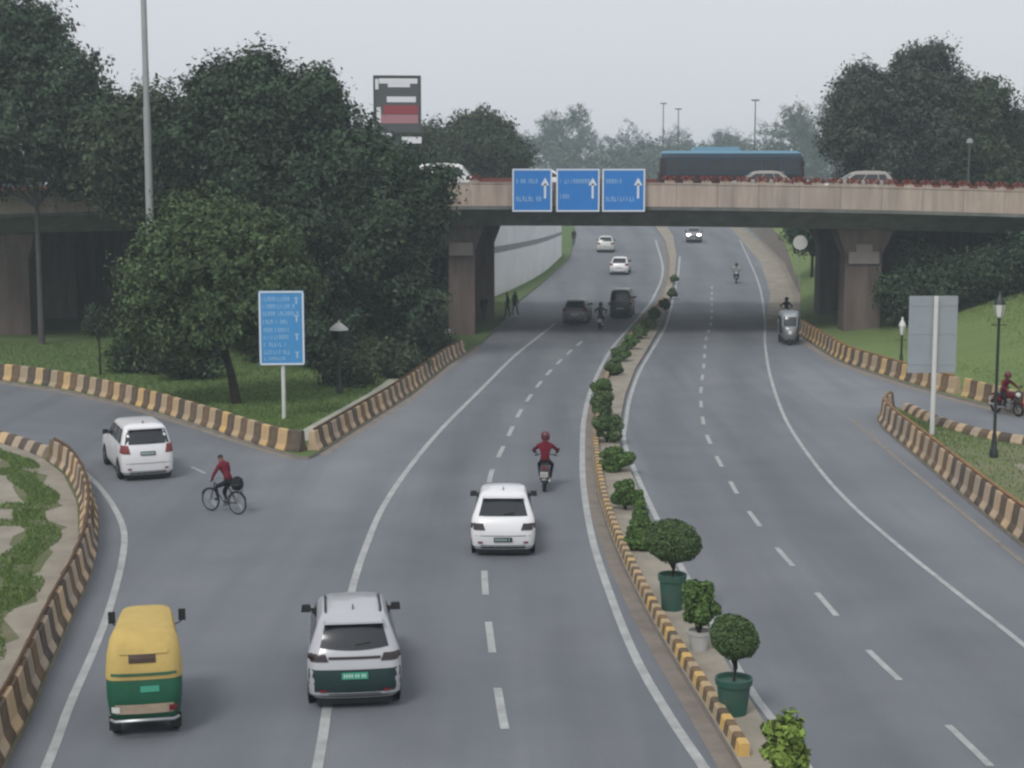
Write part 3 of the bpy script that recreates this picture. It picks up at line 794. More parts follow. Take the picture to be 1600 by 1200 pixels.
tree('roadside_tree', 'small dark tree hanging over the road edge beyond the right pier', 25.3, 135, 2.4, 3.5, 7.6, M['leaf_dark'], 97, 10500, 0.165, 20, trunk=.14)
tree('roadside_tree', 'dark tree behind the right pier in the shade of the flyover', 27.6, 126, 3.0, 2.4, 7.6, M['leaf_dark'], 98, 12600, 0.185, 20, trunk=.16)
hb = [(-18.6, 81.5, 1.9, 2.4, 'dark bush at the foot of the lighting mast on the left lawn'), (-16.3, 79, 1.7, 2.2, 'dark bush between the lighting mast and the olive tree'), (-5.6, 80, 1.2, 1.6, 'rough green bush on the lawn under the leaning dark tree'), (-4.6, 89, 1.0, 1.5, 'bush beside the footpath close to the left pier'), (-6.0, 93, 1.8, 3.4, 'dense green bush in front of the left pier'), (-7.9, 76.5, 1.0, 1.5, 'bush behind the white-topped park lamp'), (-9.5, 84, 2.3, 3.0, 'shadowy undergrowth bush at the foot of the large dark tree'), (-13.5, 86, 2.4, 3.2, 'shadowy bush below the rounded dark tree on the left')]
for i, (x, y, r, h, lb) in enumerate(hb): bush(lb, x, y, r, h, M['leaf_dark'] if i > 5 or i < 2 else M['leaf_mid'], 120 + i, 6500, .11, base=.1, group='bushes on the left lawn')

# median plants
def median_plant(kind, label, X, Y, w, h, seed, cz=None, pot=None, m='leaf_topiary', n=2600, size=.075):
    t = thing({'ball': 'potted_topiary', 'cone': 'cone_shrub', 'bush': 'median_shrub', 'tuft': 'leafy_shrub'}[kind], label, 'plant', (X, Y, gz(Y) + .13), group='plants down the median')
    r = w / 2; pz = 0
    if pot:
        pw, ph, pm_ = pot; pz = ph
        mb = MB(); mb.lathe([(pw * .36, 0), (pw * .46, ph * .8), (pw * .5, ph * .82), (pw * .52, ph), (pw * .46, ph), (pw * .44, ph * .9)], 18)
        po = mb.build('pot', M[pm_], t, smooth=35)
        MB().lathe([(.01, ph * .86), (pw * .44, ph * .86), (pw * .44, ph * .88), (.01, ph * .885)], 14).build('pot_soil', M['pot_soil'], po)
    if kind == 'ball':
        hc = (cz[1] - cz[0]) / 2; c = (0, 0, (cz[0] + cz[1]) / 2)
        L = [(c, (r * .93, r * .93, hc * .93)), ((r * .2, 0, c[2] - hc * .15), (r * .8, r * .85, hc * .75)), ((-r * .15, .1, c[2] + hc * .1), (r * .85, r * .85, hc * .85))]
        mb = MB(); mb.tube([(0, 0, pz * .8), (.03, .02, (pz + cz[0]) / 2), (0, 0, c[2])], [.055, .045, .03], 7)
        for a in range(5): mb.tube([(0, 0, cz[0] - .12), (math.cos(a * 1.26) * r * .55, math.sin(a * 1.26) * r * .55, c[2])], [.03, .01], 5)
        mb.build('stem', M['bark'], t, smooth=50)
    elif kind == 'cone':
        L = [((0, 0, h * (.15 + .16 * i)), (r * (1 - .17 * i), r * (1 - .17 * i), h * .16)) for i in range(6)]
        MB().tube([(0, 0, -.05), (0, 0, h * .8)], [.05, .02], 6).build('stem', M['bark'], t)
    else:
        L = crown_lobes(seed, r, r, pz * .95, h, 9)
        mb = MB(); rr = random.Random(seed)
        for i in range(6): mb.tube([(0, 0, pz * .7), (rr.uniform(-.7, .7) * r, rr.uniform(-.7, .7) * r, pz + (h - pz) * .8)], [.03, .008], 5)
        mb.build('stem', M['bark'], t)
    link('foliage', leaf_mesh('foliage', L, n, size, M[m], seed, inner=.6 if kind == 'tuft' else .86, rough={'ball': .25, 'tuft': 1.}.get(kind, .6)), t)
    return t
median_plant('tuft', 'fresh light green leafy shrub cut by the bottom edge of the photo', 4.42, 24.6, .85, 1.95, 201, m='leaf_fresh', n=2400, size=.075)
median_plant('ball', 'clipped ball topiary in a large dark green pot nearest the camera', 4.2, 29.3, .88, 1.9, 202, (1.06, 1.9), (.70, .70, 'pot_green'), n=13000, size=.028)
median_plant('tuft', 'loose bright green shrub in a white pot between the two ball topiaries', 4.02, 33.4, 1.0, 1.6, 203, pot=(.5, .42, 'pot_white'), m='leaf_bush', n=3800, size=.06)
median_plant('ball', 'widest clipped dark ball topiary in a green pot, second ball from the camera', 3.76, 36.6, 1.28, 2.1, 204, (1.12, 2.14), (.66, .85, 'pot_green'), n=15000, size=.03)
median_plant('cone', 'dark green cone-shaped shrub just beyond the widest ball topiary', 3.5, 42.7, .85, 1.5, 205, m='leaf_bush', n=6000, size=.045)
median_plant('bush', 'rounded bright green shrub beyond the dark cone on the median', 3.45, 47.8, .95, 1.05, 206, m='leaf_bush', n=5000, size=.05)
ms = [(3.6, 54.2, 1.25, .85, 'low wide dark shrub reaching over the right edge of the median'), (3.62, 60.2, 1.25, 1.25, 'big round dark shrub abreast of the empty left lane'), (3.75, 66.5, 1.2, 1.2, 'round shrub in the straight middle stretch of the median'),
      (4.2, 73, 1.3, 1.3, 'shrub where the median begins to bend right'), (5.2, 80.5, 1.3, 1.3, 'shrub on the bend of the median, short of the flyover shadow'), (5.9, 86.5, 1.3, 1.3, 'shrub close before the flyover shadow on the median'), (6.9, 92.5, 1.3, 1.2, 'shrub at the near edge of the flyover shadow'),
      (7.9, 98.5, 1.3, 1.2, 'shrub directly under the near edge of the flyover'), (8.9, 104.5, 1.3, 1.3, 'shrub under the middle of the flyover'), (10.0, 111, 1.3, 1.3, 'shrub under the far edge of the flyover'), (11.4, 118.5, 1.3, 1.2, 'first shrub beyond the flyover on the median'), (12.8, 128, 1.2, 1.1, 'second shrub beyond the flyover on the median'), (14.3, 141, 1.1, 1.0, 'farthest shrub on the median')]
for i, (x, y, w, h, lb) in enumerate(ms): median_plant('bush', lb, x, y, w * (1.1 if i < 3 else .85), h * (.92 if i < 3 else .7), 210 + i, m='leaf_topiary' if i % 3 else 'leaf_bush', n=3600, size=.055)

# plants in a row on the flyover parapet
proto = None
for i in range(34):
    x = 1.5 + i * 1.72 if i < 2 else 9.6 + (i - 2) * 1.12
    if i < 8 and i < 2: x = -4.0 + i * 1.7
    lb = 'reddish low plant in the row on top of the flyover parapet'
    if proto is None:
        proto = thing('parapet_plant', lb, 'plant', (x, 98.12, zt(x) + .09), group='reddish plants along the flyover parapet')
        MB().box((0, 0, .09), (.62, .2, .18)).build('planter', M['parapet'], proto)
        link('foliage', leaf_mesh('foliage', [((-.2, 0, .27), (.26, .16, .16)), ((.2, 0, .25), (.26, .16, .15))], 170, .075, M['leaf_red'], 300), proto)
    else:
        c = dup(proto); c.location = (x, 98.12, zt(x) + .09)

# grass tufts
def tufts(name, n, sampler, hgt, label, m='blade'):
    rg = random.Random(5); vs, fs = [], []
    for i in range(n):
        x, y, z = sampler(rg)
        h = hgt * rg.uniform(.5, 1.3); a = rg.uniform(0, 6.28); w = .008 + .00028 * y
        lx, ly = rg.uniform(-.5, .5) * h, rg.uniform(-.5, .5) * h
        o = len(vs); vs += [(x - w * math.cos(a), y - w * math.sin(a), z), (x + w * math.cos(a), y + w * math.sin(a), z), (x + lx, y + ly, z + h)]
        fs.append((o, o + 1, o + 2))
    me = bpy.data.meshes.new(name); me.from_pydata(vs, [], fs); me.materials.append(M[m]); me.update()
    return tag(link(name, me), label, 'grass', kind='stuff')
def samp_A(rg):
    y = rg.uniform(27, 60); x = interp(T_A, y) - (rg.uniform(1.3, 2.3) + .25 * math.sin(y * 1.1) if rg.random() < .8 else rg.uniform(5.8, 9))
    if math.sin(y * .9) + math.sin(y * 2.3) < -.9 and rg.random() < .8: x -= .6
    return x, y, .12
tufts('grass', 26000, samp_A, .09, 'strip of rough grass along the lower left verge')
def samp_W(rg):
    y = rg.uniform(59, 96); a, b = max(interp(T_wedL, y) + .8, -34), interp(T_wedR, y) - 2.0
    return rg.uniform(a, max(a + .05, b)), y, .12
tufts('grass', 44000, samp_W, .10, 'mown lawn inside the fork of the left slip road')
def samp_E(rg):
    y = rg.uniform(62, 97); a = interp(T_E, y) + .8; x = rg.uniform(a, a + 20)
    return x, y, .12 + mound(x, y)
tufts('grass', 44000, samp_E, .10, 'green grass on the bank at the right end of the flyover', 'bank_blade')
def samp_D(rg):
    y = rg.uniform(40, 68); a, b = interp(T_D, y) + .7, min(interp(T_Db, y) - .4, 24)
    return rg.uniform(a, max(a + .05, b)), y, .12
tufts('grass', 9000, samp_D, .09, 'patchy grass on the island between the right slip road and main road')

# ------------------------------------------------------------------ vehicles
class Shell:
    """car body as a stack of rounded plan outlines: (z, y_rear, y_front, half width rear, half width front, corner radius)"""
    def __init__(s, lv, bow=.06, bowf=.12): s.lv, s.bow, s.bowf = lv, bow, bowf
    def at(s, z):
        L = s.lv
        if z <= L[0][0]: return L[0]
        for a, b in zip(L, L[1:]):
            if z <= b[0]:
                t = (z - a[0]) / (b[0] - a[0]); return tuple(p + (q - p) * t for p, q in zip(a, b))
        return L[-1]
    def rear(s, z, x):
        _, yr, yf, hr, hf, r = s.at(z); ax = min(abs(x), hr)
        y = yr - s.bow * (1 - (ax / hr) ** 2)
        if ax > hr - r: y += r - math.sqrt(max(0, r * r - (ax - hr + r) ** 2))
        return y
    def front(s, z, x):
        _, yr, yf, hr, hf, r = s.at(z); ax = min(abs(x), hf)
        y = yf + s.bowf * (1 - (ax / hf) ** 2)
        if ax > hf - r: y -= r - math.sqrt(max(0, r * r - (ax - hf + r) ** 2))
        return y
    def half(s, z, y):
        _, yr, yf, hr, hf, r = s.at(z)
        h = hr + (hf - hr) * (y - yr) / (yf - yr)
        for d in (yr + r - y, y - yf + r):
            if d > 0: h -= r - math.sqrt(max(0, r * r - min(d, r) ** 2))
        return h
    def ring(s, z):
        _, yr, yf, hr, hf, r = s.at(z); P = []
        rx = [-(hr - r + r * math.sin(a)) for a in (R(90), R(68), R(45), R(22))]
        xs = rx + [-(hr - r) + (hr - r) * 2 * i / 6 for i in range(7)] + [-x for x in rx[::-1]]
        P += [(x, s.rear(z, x), z) for x in xs]
        P += [(s.half(z, y), y, z) for y in [yr + r + (yf - yr - 2 * r) * i / 8 for i in range(1, 8)]]
        fx = [hf - r + r * math.sin(a) for a in (R(90), R(68), R(45), R(22))]
        xs = fx + [(hf - r) - (hf - r) * 2 * i / 6 for i in range(7)] + [-x for x in fx[::-1]]
        P += [(x, s.front(z, x), z) for x in xs]
        P += [(-s.half(z, y), y, z) for y in [yf - r - (yf - yr - 2 * r) * i / 8 for i in range(1, 8)]]
        return P
    def mesh(s):
        mb = MB(); vs = []; n = 0
        for l in s.lv:
            p = s.ring(l[0]); n = len(p); vs += p
        fs = [(i * n + k, i * n + (k + 1) % n, (i + 1) * n + (k + 1) % n, (i + 1) * n + k) for i in range(len(s.lv) - 1) for k in range(n)]
        fs += [tuple(range(n - 1, -1, -1)), tuple((len(s.lv) - 1) * n + k for k in range(n))]
        return mb.add(vs, fs)
    def patch(s, mb, face, z0, z1, a0, a1, b0=None, b1=None, off=.012, nz=4, na=8, arch=0.):
        """a fitted panel: a is x on 'rear'/'front' and y on 'left'/'right'; a0..a1 at z0, b0..b1 at z1; arch drops the lower edge in the middle"""
        b0 = a0 if b0 is None else b0; b1 = a1 if b1 is None else b1; vs = []
        for i in range(nz + 1):
            t = i / nz
            for k in range(na + 1):
                u = k / na; z = z0 + (z1 - z0) * t - arch * (1 - t) * (1 - (2 * u - 1) ** 2)
                lo, hi = a0 + (b0 - a0) * t, a1 + (b1 - a1) * t
                a = lo + (hi - lo) * u
                if face == 'rear': vs.append((a, s.rear(z, a) - off, z + off * .4))
                elif face == 'front': vs.append((a, s.front(z, a) + off, z + off * .4))
                else:
                    h = s.half(z, a) + off; vs.append((h if face == 'right' else -h, a, z))
        w = na + 1
        mb.add(vs, [(i * w + k, i * w + k + 1, (i + 1) * w + k + 1, (i + 1) * w + k) for i in range(nz) for k in range(na)])
        return mb
WH = {}
def wheel(parent, x, y, r, w, rimm='alloy'):
    key = (r, w, rimm)
    if key not in WH:
        tm = MB().lathe([(r * .6, -w / 2), (r * .93, -w / 2), (r, -w * .3), (r, w * .3), (r * .93, w / 2), (r * .6, w / 2)], 22, axis='X').mesh('tyre', M['rubber'], 40)
        mb = MB().lathe([(.03, -w * .42), (r * .6, -w * .46), (r * .6, w * .46), (.03, w * .42)], 18, axis='X')
        for k in range(5):
            a = k * 2 * math.pi / 5
            for sx in (-1, 1): mb.box((sx * w * .46, math.cos(a) * r * .33, math.sin(a) * r * .33), (.02, r * .1, r * .52), rx=a - math.pi / 2)
        WH[key] = (tm, mb.mesh('rim', M[rimm], 40))
    t = bpy.data.objects.new('wheel', None); COL.objects.link(t); t.parent = parent; t.location = (x, y, r)
    link('tyre', WH[key][0], t); link('rim', WH[key][1], t)
    return t
def plate(parent, sh, face, zc, m, ink, w=.5, h=.12):
    mb = MB(); sh.patch(mb, face, zc - h / 2, zc + h / 2, -w / 2, w / 2, off=.03, nz=1, na=1)
    p = mb.build('number_plate', M[m], parent)
    mb = MB(); rr = random.Random(int(zc * 1000))
    x = -w * .42
    while x < w * .40:
        sh.patch(mb, face, zc - h * .26, zc + h * .26, x, x + .026, off=.034, nz=1, na=1); x += .048 if rr.random() < .8 else .075
    mb.build('characters', M[ink], p)['kind'] = 'stuff'
def car(name, label, loc, rz, paint, lv, cat='car', group=None, tail='tail_red', tl=(.80, .98, .52, .86), strip=False, rw=(1.08, 1.42, .62, .56), lower=None, wr=.32, wy=(-1.22, 1.3), pl=('plate_white', 'plate_ink', .60), side=(1.08, 1.4), rails=False, head='lamp_clear', arch=.0, spoiler=True, roof_m=None):
    t = thing(name, label, cat, loc, rz, group); t.scale = (1, 1.1, 1.1)
    sh = Shell(lv)
    body = sh.mesh().build('body', M[paint], t, smooth=32)
    zr0, zr1, x0, x1 = rw
    sh.patch(MB(), 'rear', zr0, zr1, -x0, x0, -x1, x1, arch=arch).build('rear_window', M['glass'], t, smooth=40)
    ff = sh.at(zr0)
    sh.patch(MB(), 'front', side[0] + .01, side[1] + .01, -ff[4] * .86, ff[4] * .86, -sh.at(side[1])[4] * .84, sh.at(side[1])[4] * .84).build('windscreen', M['glass'], t, smooth=40)
    for fc in ('left', 'right'):
        s0, s1 = side; a, b = sh.at(s0), sh.at(s1)
        ya, yb = a[1] + .30, a[2] - .18; yc, yd = b[1] + .24, b[2] - .14
        for u0, u1 in ((.0, .22), (.25, .60), (.63, 1.0)):
            sh.patch(MB(), fc, s0, s1, ya + (yb - ya) * u0, ya + (yb - ya) * u1, yc + (yd - yc) * u0, yc + (yd - yc) * u1, off=.008).build('side_window', M['glass'], t, smooth=40)
        zl, zh = lv[2][0] - .12, s0 - .05
        for y0, y1 in ((-.95, -.02), (0.0, .95)):
            d = sh.patch(MB(), fc, zl, zh, y0 + .012, y1 - .012, off=.006, nz=4, na=4).build('door', M[paint], t, smooth=40)
            sh.patch(MB(), fc, zh - .14, zh - .10, y0 + .08, y0 + .26, off=.03, nz=1, na=2).build('handle', M[paint], d)
    for sx in (-1, 1):
        z0, z1, xi, xo = tl
        mb = MB(); sh.patch(mb, 'rear', z0, z1, sx * xi, sx * xo, sx * (xi + .06), sx * xo, off=.014)
        sh.patch(mb, 'right' if sx > 0 else 'left', z0 + .03, z1 - .01, lv[2][1] + .1, lv[2][1] + .34, lv[2][1] + .1, lv[2][1] + .26, off=.01)
        mb.build('tail_light', M[tail], t, smooth=40)
        hl = MB(); nz = lv[4][0]
        sh.patch(hl, 'front', nz - .16, nz - .02, sx * .42, sx * .80, off=.014); hl.build('headlight', M[head], t, smooth=40)
        mb = MB(); xm = sh.half(side[0], .75)
        mb.box((0, 0, 0), (.21, .10, .135), taper=.82)
        mi = mb.build('mirror', M['black_plastic'], t)
        mi.location = (sx * (xm + .12), .78, side[0] + .05)
        MB().box((-sx * .10, 0, -.02), (.16, .05, .04)).build('bracket', M['black_plastic'], mi)
        for y in wy:
            xw = sh.half(.4, y)
            ring = MB(); ring.lathe([(wr * .7, 0), (wr + .06, 0), (wr + .06, .018), (wr * .7, .018)], 24, (sx * (xw - .005) - (.018 if sx < 0 else 0), y, wr), 'X')
            ring.build('wheel_arch', M['black_plastic'], t, smooth=40)
            wheel(t, sx * (xw - .075), y, wr, .2)
    if strip:
        sh.patch(MB(), 'rear', tl[0] + .04, tl[1] - .045, -tl[2], tl[2], off=.016, nz=2, na=10).build('light_bar', M[tail], t, smooth=40)
    if lower:
        z0, z1 = lower
        sh.patch(MB(), 'rear', z0, z1, -lv[2][3] + .02, lv[2][3] - .02, off=.016, nz=4, na=14).build('bumper', M['bumper'], t, smooth=40)
        for fc in ('left', 'right'): sh.patch(MB(), fc, z0, z0 + .14, lv[2][1] + .06, lv[2][2] - .06, off=.012, nz=1, na=10).build('sill', M['black_plastic'], t, smooth=40)
        bp_ = MB(); sh.patch(bp_, 'rear', z0 + .02, z0 + .09, -.5, .5, off=.028, nz=1, na=6); bp_.build('skid_plate', M['steel'], t)
    else:
        sh.patch(MB(), 'rear', lv[0][0] + .02, lv[0][0] + .12, -.6, .6, off=.014, nz=1, na=8).build('bumper_valance', M['black_plastic'], t, smooth=40)
        sh.patch(MB(), 'rear', .555, .57, -.74, .74, off=.006, nz=1, na=8).build('bumper_seam', M['dark_trim'], t)
    for sx in (-1, 1): sh.patch(MB(), 'rear', .36, .41, sx * .55, sx * .68, off=.03, nz=1, na=2).build('reflector', M['tail_red'], t)
    plate(t, sh, 'rear', pl[2], pl[0], pl[1])
    plate(t, sh, 'front', .45, 'plate_white' if pl[0] != 'plate_green' else 'plate_green', pl[1])
    sh.patch(MB(), 'front', .52, .62, -.45, .45, off=.016, nz=1, na=6).build('grille', M['black_plastic'], t)
    zt_ = lv[-2][0]
    if spoiler:
        q = sh.at(zr1 + .03)
        MB().box((0, q[1] - .05, zr1 + .055), (q[3] * 1.75, .26, .035), taper=.93).build('spoiler', M[roof_m or paint], t)
    if rails:
        for sx in (-1, 1): MB().tube([(sx * .53, lv[-2][1] + .15, zt_ - .02), (sx * .54, lv[-2][1] + .3, zt_ + .05), (sx * .54, lv[-2][2] - .3, zt_ + .05), (sx * .53, lv[-2][2] - .1, zt_ - .02)], .022, 6).build('roof_rail', M['black_plastic'], t)
    MB().box((0, lv[-1][1] - .05, lv[-1][0] + .03), (.03, .16, .08), taper=.5).build('antenna', M['black_plastic'], t)
    MB().tube([(.02, sh.rear(zr0 + .04, .02) - .03, zr0 + .05), (.30, sh.rear(zr0 + .06, .30) - .03, zr0 + .09)], .014, 5).build('wiper', M['black_plastic'], t)
    MB().box((0, .02, .165), (1.46, lv[0][2] - lv[0][1] - .06, .16)).build('underbody_shade', M['black_plastic'], t)  # underbody set low and black to stand in for the shadow beneath the car
    return t
SUV = [(.22, -1.84, 1.85, .80, .80, .15), (.32, -1.95, 1.94, .88, .86, .18), (.58, -1.99, 1.98, .905, .87, .20), (.74, -1.98, 1.96, .91, .87, .22), (.88, -1.93, 1.86, .905, .86, .22), (1.0, -1.90, 1.25, .885, .83, .22), (1.06, -1.86, .98, .86, .82, .22), (1.30, -1.73, .62, .765, .74, .2), (1.50, -1.56, .30, .67, .65, .2), (1.575, -1.42, .08, .61, .59, .2), (1.61, -1.0, -.4, .36, .36, .12)]
HATCH = [(.20, -1.80, 1.82, .78, .76, .15), (.30, -1.90, 1.90, .84, .81, .18), (.52, -1.95, 1.95, .865, .82, .20), (.70, -1.94, 1.93, .87, .82, .22), (.82, -1.90, 1.80, .865, .81, .22), (.93, -1.86, 1.15, .85, .79, .22), (.99, -1.80, .92, .825, .77, .22), (1.22, -1.55, .52, .73, .70, .2), (1.40, -1.28, .20, .645, .62, .2), (1.465, -1.12, .02, .59, .57, .2), (1.50, -.8, -.35, .34, .34, .12)]
MPV = [(.20, -1.95, 1.98, .79, .77, .15), (.30, -2.05, 2.06, .855, .83, .18), (.56, -2.08, 2.10, .875, .83, .2), (.76, -2.07, 2.06, .88, .83, .2), (.90, -2.05, 1.88, .875, .82, .2), (1.0, -2.03, 1.45, .86, .80, .2), (1.08, -2.0, 1.15, .84, .78, .2), (1.38, -1.90, .70, .765, .72, .18), (1.60, -1.78, .36, .69, .65, .18), (1.67, -1.68, .16, .63, .60, .18), (1.70, -1.3, -.3, .40, .38, .12)]
VS = 1.1
VAN = [(.22, -1.6, 1.6, .70, .70, .12), (.34, -1.66, 1.68, .74, .74, .14), (.60, -1.68, 1.72, .75, .75, .14), (.80, -1.68, 1.70, .75, .75, .14), (.95, -1.67, 1.62, .75, .74, .14), (1.02, -1.67, 1.45, .745, .73, .14), (1.10, -1.66, 1.35, .74, .72, .14), (1.45, -1.62, 1.05, .70, .68, .14), (1.72, -1.56, .82, .64, .62, .14), (1.80, -1.45, .6, .58, .56, .14), (1.84, -1.1, .1, .36, .36, .1)]
def head(x, y, ang, back):               # centre of a vehicle whose rear end stands at x, y
    return (x - math.sin(ang) * back, y + math.cos(ang) * back, gz(y))
def place(x, y, deg, back): a = R(deg); return dict(loc=head(x, y - .75, a, back * VS), rz=a)
G1 = 'cars driving away on the left carriageway'
car('car', 'silver-white compact SUV with dark bumper and green number plate in the foreground', paint='silver_paint', lv=SUV, tail='tail_dark', strip=True, tl=(.90, 1.03, .50, .85), lower=(.25, .77), pl=('plate_green', 'plate_pale', .66), rails=True, arch=.05, rw=(1.13, 1.47, .66, .56), group=G1, **place(-3.02, 30.5, 7, 2.0))
car('car', 'white hatchback in the middle lane behind the red-shirted motorcyclist', paint='white_paint', lv=HATCH, tail='tail_dark', tl=(.70, .86, .48, .80), rw=(1.02, 1.36, .66, .55), pl=('plate_ink', 'plate_pale', .46), side=(1.02, 1.34), wr=.30, group=G1, **place(-.24, 42.9, 0, 1.95))
car('car', 'white people carrier turning off onto the left slip road', paint='white_paint', lv=MPV, tail='tail_red', tl=(.86, 1.12, .58, .86), rw=(1.14, 1.56, .74, .64), pl=('plate_ink', 'plate_pale', .86), side=(1.12, 1.55), wr=.31, wy=(-1.3, 1.4), group=G1, **place(-12.25, 53.8, 23, 2.08))
car('car', 'grey car under the near edge of the flyover on the left carriageway', paint='grey_paint', lv=HATCH, rw=(1.02, 1.36, .66, .55), side=(1.02, 1.34), wr=.30, group=G1, **place(4.28, 110, -8, 1.95))
car('van', 'tall dark grey van under the flyover beside the median shrubs', paint='dark_paint', lv=VAN, cat='van', rw=(1.14, 1.62, .62, .56), side=(1.12, 1.62), wr=.28, wy=(-1.05, 1.1), group=G1, **place(7.7, 114.6, -9, 1.7))
car('car', 'white car beyond the flyover, nearer of two on the left carriageway', paint='white_paint', lv=HATCH, rw=(1.02, 1.36, .66, .55), side=(1.02, 1.34), wr=.30, group=G1, **place(9.97, 150, -8, 1.95))
car('car', 'pale silver car farthest away on the left carriageway', paint='pale_paint', lv=SUV, rw=(1.13, 1.47, .66, .56), group=G1, **place(10.1, 174, -4, 2.0))
car('car', 'distant oncoming car with its headlights on, on the right carriageway', paint='grey_paint', lv=SUV, head='head_lit', loc=(21.3, 188, gz(188)), rz=R(173), rw=(1.13, 1.47, .66, .56))
G2 = 'vehicles on the flyover'
def deck(x): return zt(x) - .75
car('van', 'white minivan on the flyover left of the gantry signs', paint='white_paint', lv=VAN, cat='van', loc=(-4.25, 104.5, deck(-4.25)), rz=R(-90), rw=(1.14, 1.62, .62, .56), side=(1.12, 1.62), wr=.28, wy=(-1.05, 1.1), group=G2)
car('car', 'pale saloon-roofed car on the right part of the flyover', paint='beige_paint', lv=SUV, loc=(22.0, 102.5, deck(22)), rz=R(90), group=G2)
car('car', 'low pale car in front of the bus on the flyover', paint='beige_paint', lv=HATCH, loc=(15.4, 101.5, deck(15.4)), rz=R(90), rw=(1.02, 1.36, .66, .55), side=(1.02, 1.34), wr=.30, group=G2)
car('car', 'white car half hidden behind the left gantry sign', paint='white_paint', lv=HATCH, loc=(2.4, 105.5, deck(2.4)), rz=R(-90), rw=(1.02, 1.36, .66, .55), side=(1.02, 1.34), wr=.30, group=G2)

# bus on the flyover
t = thing('bus', 'long dark blue bus with a pale blue roof driving along the flyover', 'bus', (14.6, 108, deck(14.6)), R(-90), G2)
BL = 4.75
lv = [(.35, -BL + .05, BL - .05, 1.2, 1.2, .2), (.6, -BL, BL, 1.25, 1.25, .22), (1.45, -BL, BL, 1.25, 1.25, .22), (2.5, -BL + .05, BL - .1, 1.23, 1.23, .22), (2.78, -BL + .1, BL - .2, 1.18, 1.18, .22), (2.95, -BL + .3, BL - .5, 1.0, 1.0, .2)]
sh = Shell(lv, .03, .06)
Shell(lv[:4], .03, .06).mesh().build('body', M['bus_dark'], t, smooth=30)
Shell([(2.503,) + lv[3][1:], lv[4]], .03, .06).mesh().build('upper_body', M['bus_blue'], t, smooth=30)
top = Shell([(2.783,) + lv[4][1:]] + lv[5:], .03, .06).mesh().build('roof', M['bus_roof'], t, smooth=30)
MB().box((0, -1.0, 3.08), (1.5, 3.2, .28), taper=.9).build('roof_unit', M['bus_roof'], top)
for fc in ('left', 'right'):
    sh.patch(MB(), fc, 1.40, 2.46, -BL + .3, BL - .3, off=.01, nz=1, na=12).build('window_band', M['bus_blue'], t)
    for k in range(7):
        y0 = -BL + .45 + k * 1.26
        sh.patch(MB(), fc, 1.55, 2.36, y0, y0 + 1.12, off=.02, nz=1, na=2).build('window', M['glass'], t)
sh.patch(MB(), 'front', 1.2, 2.5, -1.05, 1.05, off=.02).build('windscreen', M['glass'], t)
sh.patch(MB(), 'rear', 1.5, 2.4, -1.0, 1.0, off=.02).build('rear_window', M['glass'], t)
for sx in (-1, 1):
    for y in (-2.6, 3.0): wheel(t, sx * 1.12, y, .48, .28)
    sh.patch(MB(), 'front', .7, .9, sx * .7, sx * 1.05, off=.02).build('headlight', M['lamp_clear'], t)
    MB().box((sx * 1.42, BL - .1, 2.1), (.1, .08, .35)).build('mirror', M['black_plastic'], t)

